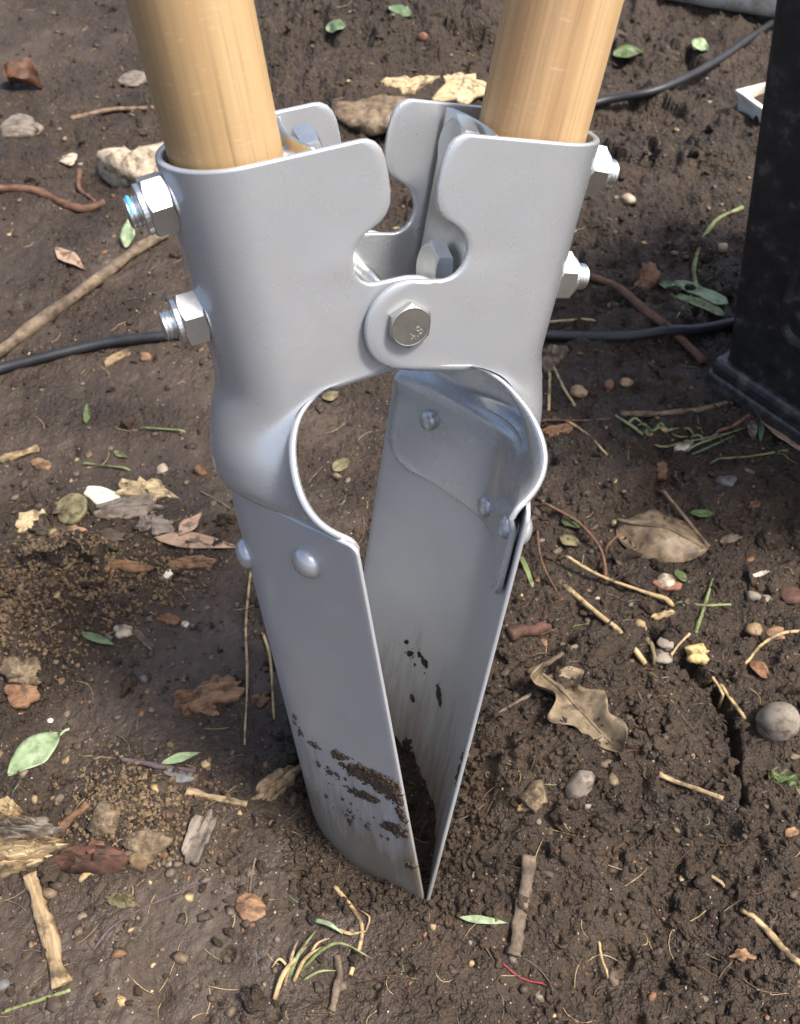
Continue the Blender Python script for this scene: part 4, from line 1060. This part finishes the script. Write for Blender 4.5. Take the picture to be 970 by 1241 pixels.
# leaves ----------------------------------------------------------------------------
leaf('leaf', 'oval pale green leaf lying on the mud at the left edge', 'leaf', (74, 891), (11, 942), 17, 'pgreen', 'oval', .12, .06, 2.0, 'pgreen', .16, seed=1)
leaf('leaf', 'lobed dry oak leaf right of the right blade', 'leaf', (655, 822), (752, 916), 40, 'oak', 'oak', .32, .05, 2.0, 'oak', 0, 2.6, seed=2, twist=1.5)
leaf('leaf', 'big brown curled leaf in the soil right of the digger', 'leaf', (746, 638), (858, 668), 30, 'dead', 'oval', -.25, .08, 3.0, 'bark', 0, seed=3)
leaf('leaf', 'narrow pinkish dead leaf pointing at the left rivet', 'leaf', (188, 654), (290, 666), 9, 'pink', 'lance', .15, .03, 1.5, 'pink', 0, seed=4)
leaf('leaf', 'slender green leaf on the wood crumbs at the left', 'leaf', (98, 768), (142, 784), 5, 'dgreen', 'lance', .2, .03, 1.0, None, 0, seed=5)
leaf('leaf', 'slender pale green leaf right of the purplish twig', 'leaf', (196, 927), (244, 914), 5.5, 'pgreen', 'lance', .3, .04, 1.5, None, 0, seed=6)
leaf('leaf', 'pale dead leaf above the long bark stick', 'leaf', (68, 304), (104, 330), 8, 'pink', 'lance', .2, .03, 2.0, None, 0, seed=7)
leaf('leaf', 'small bright green leaf below the upper left nut', 'leaf', (153, 303), (166, 278), 8, 'pgreen', 'oval', .2, .05, 1.0, None, 0, seed=8, standing=.5)
leaf('leaf', 'orange brown dead leaf tucked under the planter foot', 'leaf', (914, 500), (985, 560), 10, 'pink', 'lance', .2, .04, 2.0, 'rust', 0, seed=9)
leaf('leaf', 'small grey green oval leaf in front of the planter foot', 'leaf', (911, 510), (911, 536), 6, 'silver', 'oval', .2, .05, 1.5, None, 0, seed=10)
leaf('leaf', 'small dark green leaf beside the grey green oval one', 'leaf', (922, 511), (921, 538), 3.5, 'dgreen', 'oval', .2, .05, 1.5, None, 0, seed=11)
leaf('leaf', 'flat pale green strip right below the blade tips', 'leaf', (556, 1114), (616, 1121), 5, 'pgreen', 'lance', .1, .03, 3.0, None, 0, seed=12)
leaf('leaf', 'jagged green leaf at the right edge below the round pebble', 'leaf', (930, 938), (985, 962), 11, 'green', 'oak', .1, .03, 2.0, 'grass', 0, 5, seed=13)
leaf('leaf', 'small bright green leaf bit above the big brown leaf', 'leaf', (836, 623), (866, 624), 5, 'green', 'oval', .2, .03, 1.0, None, 0, seed=14)
leaf('leaf', 'small bright green leaf beside the right rivet', 'leaf', (680, 630), (706, 641), 6, 'green', 'oval', .2, .03, 1.0, None, 0, seed=15)
leaf('leaf', 'dark green leaf bit beside the pale stone', 'leaf', (818, 692), (832, 707), 5, 'green', 'oval', .2, .03, 1.0, None, 0, seed=16)
leaf('leaf', 'green leaf with a blunt end below the green stem', 'leaf', (798, 345), (832, 356), 6, 'dgreen', 'oval', .2, .03, 1.5, None, 0, seed=17)
leaf('leaf', 'long pale green leaf below the green stem', 'leaf', (815, 345), (880, 372), 7, 'pgreen', 'strip', .15, .04, 2.0, None, 0, seed=18)
leaf('leaf', 'second green leaf below the stem, nearer the hose', 'leaf', (812, 358), (878, 384), 5, 'grass', 'strip', .15, .04, 1.0, None, 0, seed=19)
leaf('leaf', 'bright green leaf on the soil right of the right handle', 'leaf', (742, 73), (780, 71), 6, 'green', 'oval', .3, .06, 3.0, None, 0, seed=20)
leaf('leaf', 'grey green leaf below the white pipe', 'leaf', (836, 58), (858, 66), 7, 'pgreen', 'oval', .3, .06, 3.0, None, 0, seed=21)
leaf('leaf', 'dull green leaf on the clods between the handles, upper right', 'leaf', (470, 12), (500, 24), 6, 'dgreen', 'oval', .2, .05, 2.0, None, 0, seed=22)
leaf('leaf', 'dull green leaf on the clods between the handles, lower left', 'leaf', (395, 45), (420, 35), 7, 'dgreen', 'oval', .2, .05, 2.0, None, 0, seed=23)
leaf('leaf', 'curled reddish leaf with a dark hollow at the upper left', 'leaf', (12, 103), (52, 110), 11, 'root', 'oval', .9, .08, 3.0, None, 0, seed=24)
leaf('leaf', 'greyish curled leaf left of the narrow pinkish one', 'leaf', (218, 652), (246, 624), 8, 'pink', 'lance', .3, .03, 1.5, None, 0, seed=25)
leaf('leaf', 'pale yellow green leaf beneath the right rivet', 'leaf', (678, 652), (702, 664), 7, 'oldgreen', 'oval', .3, .05, 1.0, None, 0, seed=26)
leaf('leaf', 'green scrap in the smooth mud above the wood crumbs', 'leaf', (138, 548), (156, 556), 4, 'grass', 'lance', .2, .03, 1.0, None, 0, seed=27)
leaf('leaf', 'little green sprout on the mud below the hose', 'leaf', (105, 515), (109, 496), 4.5, 'green', 'lance', .2, .03, 1.0, None, 0, seed=28, standing=.4)
leaf('leaf', 'orange brown leaf scrap right of the crack', 'leaf', (908, 805), (930, 826), 8, 'rust', 'oval', .4, .08, 2.0, None, 0, seed=29)
leaf('leaf', 'pale leaf scrap seen through the left opening', 'leaf', (404, 572), (424, 558), 7, 'oldgreen', 'oval', .2, .03, 1.0, None, 0, seed=30)
leaf('leaf', 'small dead leaf seen at the top of the left opening', 'leaf', (392, 486), (412, 478), 7, 'oldgreen', 'oval', .2, .03, 1.0, None, 0, seed=31)
leaf('leaf', 'green grass strip beside the slot of the right blade', 'leaf', (631, 676), (646, 712), 3, 'grass', 'strip', .1, .03, 1.0, None, 0, seed=32)

# stones, pebbles and lumps -----------------------------------------------------------
stone('flint', 'pale knobbly flint lump left of the upper left nut', 'stone', 166, 190, 78, 66, 'flint', .34, 3, .15, fine=.22)
stone('pebble', 'round smooth grey brown pebble at the right edge', 'pebble', 941, 866, 52, 50, 'stone', .03, 5, .22)
stone('stone', 'blunt pinkish stone below the oak leaf', 'stone', 703, 944, 38, 42, 'stone', .17, 6, .25, ang=30)
stone('clod', 'pale crumbly clod left of the pinkish stone', 'clod', 648, 958, 34, 32, 'tan', .24, 7, .3, fine=.15)
stone('stone', 'pale lumpy stone above the terracotta shard', 'stone', 805, 700, 26, 20, 'flint', .2, 8, .25)
stone('pebble', 'grey brown pebble, upper one of the pair by the crack', 'pebble', 808, 774, 24, 17, 'stone', .08, 9, .3)
stone('pebble', 'grey brown pebble, lower one of the pair by the crack', 'pebble', 803, 792, 26, 18, 'stone', .12, 10, .3)
stone('pebble', 'small tan pebble left of the pebble pair', 'pebble', 776, 754, 18, 20, 'ochre', .14, 11, .3)
stone('pebble', 'ochre pebble right of the yellow lump', 'pebble', 914, 759, 20, 16, 'ochre', .16, 12, .3)
stone('pebble', 'orange pebble under the pale arching straw', 'pebble', 943, 764, 26, 15, 'orange', .14, 13, .3)
stone('stone', 'dull red stone at the right edge', 'stone', 960, 717, 30, 18, 'redlog', .12, 14, .3)
stone('stone', 'brown stone left of the dull red stone', 'stone', 912, 719, 20, 16, 'stone', .18, 15, .3)
stone('pebble', 'pinkish pebble between the brown and dull red stones', 'pebble', 928, 723, 14, 9, 'stone', .12, 16, .3)
stone('stone', 'blue grey angular stone below the white chip', 'stone', 879, 580, 24, 18, 'grey', .2, 17, .3)
stone('stone', 'white angular stone beside the green stem', 'stone', 874, 298, 18, 14, 'flint', .2, 18, .3)
stone('stone', 'pale stone on the dark soil right of the upper right nut', 'stone', 760, 238, 20, 16, 'flint', .2, 19, .25)
stone('pebble', 'tan pebble below the right side of the hose', 'pebble', 701, 472, 22, 16, 'ochre', .14, 20, .3)
stone('pebble', 'reddish pebble below the right side of the hose', 'pebble', 738, 464, 15, 13, 'clay', .12, 21, .3)
stone('pebble', 'brown pebble right of the reddish one', 'pebble', 759, 461, 16, 12, 'ochre', .14, 22, .3)
stone('stone', 'big flat brown stone between the two handles', 'stone', 452, 140, 100, 50, 'dead', .16, 23, .3)
stone('stone', 'flat pale grey stone at the left edge', 'stone', 24, 149, 48, 24, 'silver', .16, 24, .35)
stone('pebble', 'pale pebble on the smooth mud left of the bulge', 'pebble', 196, 566, 18, 14, 'flint', .15, 25, .3)
stone('clod', 'brown wood knot right of the pale pebble', 'clod', 243, 568, 16, 20, 'rust', .24, 26, .3)
stone('lump', 'lumpy yellow sawdust mass at the head of the crack', 'lump', 838, 790, 26, 52, 'foam', .24, 27, .05, fine=.32)
stone('lump', 'big crumbly tan earth lump below the purplish twig', 'lump', 178, 1010, 66, 40, 'tan', .24, 28, .35, fine=.2)
stone('lump', 'crumbly tan earth lump left of the bigger one', 'lump', 128, 985, 44, 36, 'tan', .24, 29, .4, fine=.22)
stone('lump', 'brown crumbly lump at the end of the dark red log', 'lump', 170, 1035, 36, 32, 'crumb', .24, 30, .3, fine=.22)
stone('lump', 'tan lump on the lower edge of the wood crumbs', 'lump', 30, 805, 52, 30, 'tan', .24, 31, .4, fine=.25)
stone('pebble', 'dull red pebble on top of the dark red log', 'pebble', 117, 1023, 24, 17, 'clay', .12, 32, .2)
stone('pebble', 'grey pebble on the lower edge of the wood crumbs', 'pebble', 132, 771, 13, 10, 'grey', .1, 33, .3)
stone('pebble', 'blue grey pebble at the lower left edge', 'pebble', 4, 1190, 20, 14, 'grey', .12, 34, .4)
stone('pebble', 'dark blue pebble above the orange rotten chip', 'pebble', 175, 820, 11, 13, 'grey', .14, 35, .3)
stone('stone', 'pale stone on the far mud at the upper left', 'stone', 165, 90, 52, 17, 'silver', .2, 36, .4)
stone('pebble', 'pinkish pebble behind the left handle on the clods', 'pebble', 513, 43, 12, 11, 'clay', .1, 37, .3)
stone('stone', 'pale chip of stone on the clods left of the left handle', 'stone', 82, 190, 28, 12, 'flint', .25, 38, .3)
stone('stone', 'dark rounded clod behind the right handle', 'clod', 745, 52, 60, 40, 'dark', .2, 39, .3, fine=.1)
stone('pebble', 'light pebble left of the oval leaf stalk end on the mud', 'pebble', 61, 872, 8, 6, 'white', .1, 40, .3)

# chips of wood and bark --------------------------------------------------------------
chip('wood_chip', 'round mossy disc of wood beside the white chip', 'wood chip', 88, 619, 42, 36, -8, 6, 'oldgreen', 1, .06, .1, .2, .6)
chip('wood_chip', 'cream torn chip at the left of the mossy disc', 'wood chip', 37, 633, 42, 20, -28, 5, 'cream', 2, .3, .4, .4)
chip('wood_chip', 'smooth white chip right of the mossy disc', 'wood chip', 125, 604, 38, 22, 12, 6, 'white', 3, .14, .2, .4)
chip('wood_chip', 'crumbling cream wood flake above the grey bark', 'wood chip', 176, 595, 60, 28, 6, 5, 'cream', 4, .4, .8, .4)
chip('bark_chip', 'weathered grey bark piece below the cream flake', 'bark', 150, 618, 72, 24, -6, 7, 'silver', 5, .25, .6, .4)
chip('bark_chip', 'grey brown bark flake right of the grey bark piece', 'bark', 186, 637, 42, 24, 4, 4, 'silver', 6, .35, .5, .3)
chip('bark_chip', 'dark curled bark right behind the cream torn chip', 'bark', 62, 645, 40, 24, 8, 7, 'dark', 7, .35, .6, .4, curl=.4)
chip('wood_chip', 'orange splinter below the mossy disc', 'wood chip', 92, 646, 34, 10, 6, 5, 'orange', 8, .3, .4, .4)
chip('bark_chip', 'dark flat bark right of the orange splinter', 'bark', 128, 650, 48, 14, 8, 5, 'dark', 9, .3, .4, .4)
chip('wood_chip', 'small orange chip on the smooth mud at the left', 'wood chip', 50, 564, 23, 13, 10, 5, 'orange', 10, .2, .3, .5)
chip('wood_chip', 'flat orange chip at the left below the wood crumbs', 'wood chip', 27, 839, 38, 28, -22, 5, 'rust', 11, .18, .3, .3)
chip('wood_chip', 'split orange rotten wood, larger piece', 'wood chip', 262, 838, 58, 32, -14, 6, 'orange', 12, .3, .7, .3)
chip('wood_chip', 'split orange rotten wood, smaller piece on its left', 'wood chip', 232, 851, 36, 26, -8, 5, 'rust', 13, .35, .7, .3)
chip('wood_chip', 'little orange flake under the split rotten wood', 'wood chip', 255, 862, 24, 11, 12, 4, 'orange', 14, .3, .5, .4)
chip('wood_chip', 'brown chip between the straws beside the left blade', 'wood chip', 317, 848, 26, 14, -24, 4, 'rust', 15, .3, .5, .4)
chip('wood_chip', 'orange brown wood strip under the narrow leaf', 'wood chip', 230, 684, 54, 13, -4, 5, 'orange', 16, .25, .6, .4)
chip('wood_chip', 'long orange wood strip among the crumbs', 'wood chip', 150, 686, 56, 11, -3, 4, 'rust', 17, .3, .6, .4)
chip('wood_chip', 'round orange chip with a bitten edge on the lower mud', 'wood chip', 304, 1101, 40, 36, 14, 6, 'orange', 18, .12, .2, .5)
def torn(name, label, cat, strips, mats, th):
    root = bpy.data.objects.new(name, None); COL.objects.link(root); c = gp(*strips[0][:2]); root.location = c; tag(root, label, cat)
    for q, (px, py, wpx, hpx, ang, up_) in enumerate(strips):
        V, F = slab_geo(px, py, wpx/2, hpx/2, ang, th, 70+q*3+int(px), .34, .8, .3)
        m0 = V.mean(0); p0, p1 = flat(px, py), flat(px+8*math.cos(R_(ang)), py+8*math.sin(R_(ang))); a = math.atan2(p1[1]-p0[1], p1[0]-p0[0])
        W_ = V-m0; W_ = np.stack([W_[:, 0]*math.cos(a)+W_[:, 1]*math.sin(a), -W_[:, 0]*math.sin(a)+W_[:, 1]*math.cos(a), W_[:, 2]], -1)
        o = mesh_obj('wood_strip', W_, F, MT[mats[q % len(mats)]], root, smooth=False); o.location = m0-c+np.array([0, 0, up_/1000]); o.rotation_euler = (0, 0, a)
torn('wood_piece', 'large torn piece of pale rotten wood at the left edge', 'wood', [(10, 1046, 120, 20, -9, 0), (8, 1032, 116, 16, -7, 3), (14, 1020, 104, 16, -5, 5), (30, 1038, 70, 13, -10, 5), (20, 1010, 64, 13, 4, 6), (12, 1055, 80, 12, -14, 0)], ['cream', 'pale', 'silver', 'cream', 'silver', 'pale'], 9)
torn('wood_piece', 'torn pale wood fragment leaning above the large piece', 'wood', [(14, 1000, 52, 13, 16, 6), (6, 992, 40, 12, -8, 4), (16, 988, 18, 12, -60, 8), (38, 1003, 24, 9, 30, 3)], ['cream', 'pale'], 8)
chip('log', 'dark red rotten log piece beside the big pale wood', 'log', 110, 1046, 90, 27, -1, 14, 'redlog', 50, .16, .8, .55)
chip('bark_chip', 'grey weathered flap on the large pale wood', 'bark', 36, 1013, 52, 22, -6, 6, 'silver', 21, .3, .6, .3, lift=.006)
chip('bark_chip', 'long grey curled bark flake right of the earth lump', 'bark', 241, 1018, 62, 25, -66, 6, 'silver', 22, .2, .5, .3, curl=.5)
chip('wood_piece', 'pale striped splinter leaning at the left blade foot', 'wood', 334, 955, 62, 22, -36, 9, 'pale', 23, .25, .9, .4, tilt=.5)
chip('shard', 'small terracotta shard under the pale stone', 'shard', 808, 713, 38, 11, 6, 7, 'clay', 24, .1, .1, .2)
chip('wood_chip', 'small bright white chip on the grass seed head', 'wood chip', 828, 543, 22, 10, -22, 4, 'white', 25, .15, .2, .2)
chip('wood_chip', 'broken orange wood stub beside the reddish root', 'wood chip', 782, 344, 24, 38, 22, 14, 'rust', 26, .15, .5, .5, tilt=.3)
chip('wood_chip', 'orange chip near the lower right stick', 'wood chip', 898, 1158, 26, 15, 14, 5, 'orange', 27, .3, .3, .4)
chip('wood_chip', 'small orange chip at the right edge', 'wood chip', 958, 1010, 18, 12, 4, 4, 'orange', 28, .25, .3, .4)
chip('wood_flake', 'long yellow wood flake touching the right handle', 'wood chip', 565, 103, 66, 26, -10, 6, 'cream', 29, .3, .5, .3)
chip('wood_flake', 'yellow wood flake above the back flange', 'wood chip', 494, 104, 56, 15, -8, 6, 'cream', 30, .4, .6, .3)
chip('wood_chip', 'pinkish flat chip left of the hose under the nut', 'wood chip', 140, 435, 34, 10, -30, 5, 'pale', 31, .3, .5, .4)
chip('wood_chip', 'tiny orange chip under the lower left nut', 'wood chip', 178, 434, 15, 9, 10, 4, 'orange', 32, .25, .3, .4)
chip('wood_chip', 'orange flake on the smooth mud right of the crumbs', 'wood chip', 207, 751, 24, 11, 14, 3, 'rust', 33, .35, .4, .3)
chip('wood_chip', 'white flake on the smooth mud right of the crumbs', 'wood chip', 225, 757, 9, 7, 8, 3, 'white', 34, .2, .2, .3)
chip('wood_chip', 'cream chip at the lower right of the crumbs', 'wood chip', 150, 766, 22, 13, -8, 5, 'flint', 35, .2, .3, .4)
chip('bark_chip', 'thin brown bark sliver beside the cream chip', 'bark', 174, 776, 30, 8, 42, 3, 'bark', 36, .2, .3, .3)
chip('wood_chip', 'white flake in the crumbs beside the black hollow', 'wood chip', 204, 697, 12, 7, -40, 3, 'white', 37, .2, .2, .3)
chip('bark_chip', 'grey flat scrap above the pale splinter', 'bark', 216, 940, 34, 16, 8, 4, 'grey', 38, .25, .3, .3)
chip('wood_chip', 'yellow crescent shell on the lower left mud', 'wood chip', 148, 1093, 36, 16, 4, 5, 'oldgreen', 39, .35, .5, .3)
chip('bark_chip', 'dark red brown flake right of the brown leaf', 'bark', 886, 653, 26, 10, -6, 4, 'bark', 40, .2, .3, .3)
chip('wood_chip', 'tan dry flake at the lower rim of the oak leaf', 'wood chip', 638, 978, 26, 9, -18, 4, 'pale', 41, .25, .4, .3)
chip('bark_chip', 'brown bark flake at the right edge of the smooth print', 'bark', 915, 612, 18, 10, -30, 4, 'rust', 42, .3, .3, .4)
chip('wood_chip', 'white sliver on the dark soil near the right edge', 'wood chip', 921, 697, 16, 6, -14, 3, 'white', 43, .2, .2, .3)
chip('wood_chip', 'tan chip left of the small bright green leaf bit', 'wood chip', 802, 570, 15, 17, -8, 5, 'rust', 44, .25, .3, .4)
chip('wood_chip', 'long tan flake below the twig end by the pebbles', 'wood chip', 806, 746, 26, 8, -8, 4, 'straw', 45, .25, .3, .4)
chip('bark_chip', 'brown flat bark beside the right neck of the digger', 'bark', 676, 522, 34, 12, -4, 4, 'rust', 46, .35, .3, .3)
chip('bark_chip', 'brown matted scrap under the hose at the right socket', 'bark', 668, 436, 36, 26, 14, 7, 'bark', 47, .35, .5, .4)

# ------------------------------------------------------------------ what nobody could count
def scatter(n, sizes, mat, name, dens, base, rough=.5, flatz=.75, sink=.25, power=2.0):
    sp = []; tries = 0
    multi = isinstance(base, list)
    while len(sp) < n and tries < 60:
        tries += 1
        px = rng.uniform(-200, 1170, 4000); py = rng.uniform(-30, 1420, 4000)
        pts = np.array([flat(a, b) for a, b in zip(px, py)]); keep = dens(px, py, pts) > rng.random(4000)
        pts = pts[keep]; hz = height(pts[:, 0], pts[:, 1])
        for p, z, yy_ in zip(pts, hz, py[keep]):
            s = sizes[0]+(sizes[1]-sizes[0])*rng.random()**power; s *= 1e-3
            sp.append((np.array([p[0], p[1], z+s*flatz*(1-2*sink)]), (s*(1+.6*rng.random()), s, s*flatz), rrot() if flatz > .6 else rot_z(rng.random()*6.3)))
            if len(sp) >= n: break
    if multi:
        VV, FF, off = [], [], 0
        for q, bq in enumerate(base):
            V, F = lumps(sp[q::len(base)], bq, rough); VV.append(V); FF.append(F+off); off += len(V)
        V, F = np.concatenate(VV), np.concatenate(FF)
    else: V, F = lumps(sp, base, rough)
    o = fast_mesh(name, V, F, mat, None, smooth=flatz > .6); tag(o, kind='stuff'); return o
def broken(sub, seed, amp):
    Vb, Fb = (ICO3, ICF3) if sub == 3 else (ICO2, ICF2)
    k = seed*5.3
    n = fbm(Vb[:, 0]*1.5+k, Vb[:, 1]*1.5+Vb[:, 2]*1.7, 3, seed)+.6*fbm(Vb[:, 2]*2.3+k, Vb[:, 0]*2.1-Vb[:, 1]*1.9, 3, seed+5)
    return Vb*(1+amp*n[:, None]), Fb
def rot_z(a): return np.array([[math.cos(a), -math.sin(a), 0], [math.sin(a), math.cos(a), 0], [0, 0, 1]])
loose = lambda px, py, P_: looseness(P_[:, 0], P_[:, 1])**1.5
evenly = lambda px, py, P_: np.full(len(px), .5)
def patch(*pp):
    def f(px, py, P_):
        r = np.zeros(len(px))
        for a, b, rx, ry, k in pp: r = np.maximum(r, k*np.exp(-(((px-a)/rx)**2+((py-b)/ry)**2)))
        return r
    return f
scatter(8500, (.5, 2.6), M_CLOD, 'soil_crumbs', loose, [broken(2, q, .75) for q in range(6)], .25, .75, .3)
scatter(620, (2.2, 6.5), M_CLOD, 'soil_clods', lambda a, b, c: loose(a, b, c)**1.5, [broken(3, q+20, .9) for q in range(6)], .06, .75, .42, 2.2)
scatter(4200, (.3, 1.4), M_CLOD, 'fine_soil_grains', evenly, (ICO1, ICF1), .7)
scatter(1100, (.5, 3.0), M_CLOD, 'soil_pushed_up', patch((560, 1010, 22, 90, 1), (380, 1030, 26, 60, .9), (440, 1085, 60, 16, .9), (540, 1090, 50, 24, .8), (365, 930, 16, 60, .7)), [broken(2, q+80, .9) for q in range(5)], .25, .75, .3)
flakep = lambda a, b, c: np.clip(.25+patch((120, 640, 200, 150, .8), (150, 1000, 180, 110, .6), (250, 200, 500, 170, .7), (760, 600, 200, 160, .6))(a, b, c), 0, 1)
for nm, mt_, n_ in (('bark_flakes', 'bark', 520), ('brown_flakes', 'dead', 360), ('rusty_flakes', 'rust', 240), ('straw_coloured_flakes', 'straw', 200), ('grey_flakes', 'silver', 200), ('dark_flakes', 'dark', 300)):
    scatter(n_, (.6, 3.6), MT[mt_], nm, flakep, (ICO1, ICF1), .9, .28, .15, 2.3)
crumbp = patch((90, 715, 95, 45, 1), (40, 760, 60, 45, .9), (180, 700, 70, 30, .6), (170, 985, 70, 45, .8), (30, 800, 50, 30, .5))
scatter(3000, (.35, 2.0), MT['crumb'], 'wood_crumbs', crumbp, [broken(2, q+40, .9) for q in range(5)], .4, .65, .25, 2.4)
scatter(1500, (.3, 1.6), MT['tan'], 'tan_wood_crumbs', crumbp, [broken(2, q+50, .9) for q in range(4)], .4, .65, .25, 2.4)
scatter(420, (1.0, 3.4), MT['dark'], 'bark_crumbs', lambda a, b, c: np.maximum(crumbp(a, b, c), .12), [broken(2, q+60, .9) for q in range(4)], .4, .5, .25, 2.2)
scatter(330, (.35, 1.5), MT['rust'], 'rusty_wood_bits', evenly, (ICO1, ICF1), .8, .5, .2)
scatter(170, (.25, 1.1), MT['cream'], 'pale_wood_bits', evenly, (ICO1, ICF1), .8, .5, .2, 2.6)
scatter(130, (.4, 1.8), MT['stone'], 'grit', evenly, (ICO2, ICF2), .25, .7, .3, 3)
scatter(50, (.4, 1.6), MT['flint'], 'pale_grit', evenly, (ICO2, ICF2), .3, .7, .3, 3)
def fibres(n, name, mat, dens, lens, rad):
    V = []; F = []; off = 0; cnt = 0
    while cnt < n:
        px = rng.uniform(-200, 1170, 2000); py = rng.uniform(-20, 1400, 2000)
        P_ = np.array([flat(a, b) for a, b in zip(px, py)]); k = dens(px, py, P_) > rng.random(2000)
        for p in P_[k]:
            a = rng.uniform(0, 6.3); L = rng.uniform(*lens)*1e-3; cv = rng.normal()*.6; q = []
            for t in np.linspace(-.5, .5, 6):
                x = p[0]+L*(t*math.cos(a)-cv*(t*t-.1)*math.sin(a)); y = p[1]+L*(t*math.sin(a)+cv*(t*t-.1)*math.cos(a)); q.append((x, y))
            q = np.array(q); z = height(q[:, 0], q[:, 1]); z = np.maximum(z, z.mean()-.0005)+rad*1e-3*.7
            for i in range(6):
                d = q[min(i+1, 5)]-q[max(i-1, 0)]; d /= np.linalg.norm(d); s = np.array([-d[1], d[0]]); r = rad*1e-3*(1 if 0 < i < 5 else .4)
                for c_, zz in ((-1, -.5), (1, -.5), (0, .9)): V.append((q[i][0]+s[0]*r*c_, q[i][1]+s[1]*r*c_, z[i]+zz*r))
            for i in range(5):
                for j in range(3): F.append((off+i*3+j, off+i*3+(j+1) % 3, off+(i+1)*3+(j+1) % 3, off+(i+1)*3+j))
            off += 18; cnt += 1
            if cnt >= n: break
    o = fast_mesh(name, np.array(V), np.array(F), mat); tag(o, kind='stuff')
fibres(300, 'straw_fibres', MT['straw'], evenly, (6, 26), .32)
fibres(420, 'root_fibres', MT['root'], loose, (6, 30), .30)
fibres(60, 'grass_fibres', MT['grass'], evenly, (5, 20), .4)
fibres(260, 'dark_fibres', MT['bark'], evenly, (6, 26), .5)
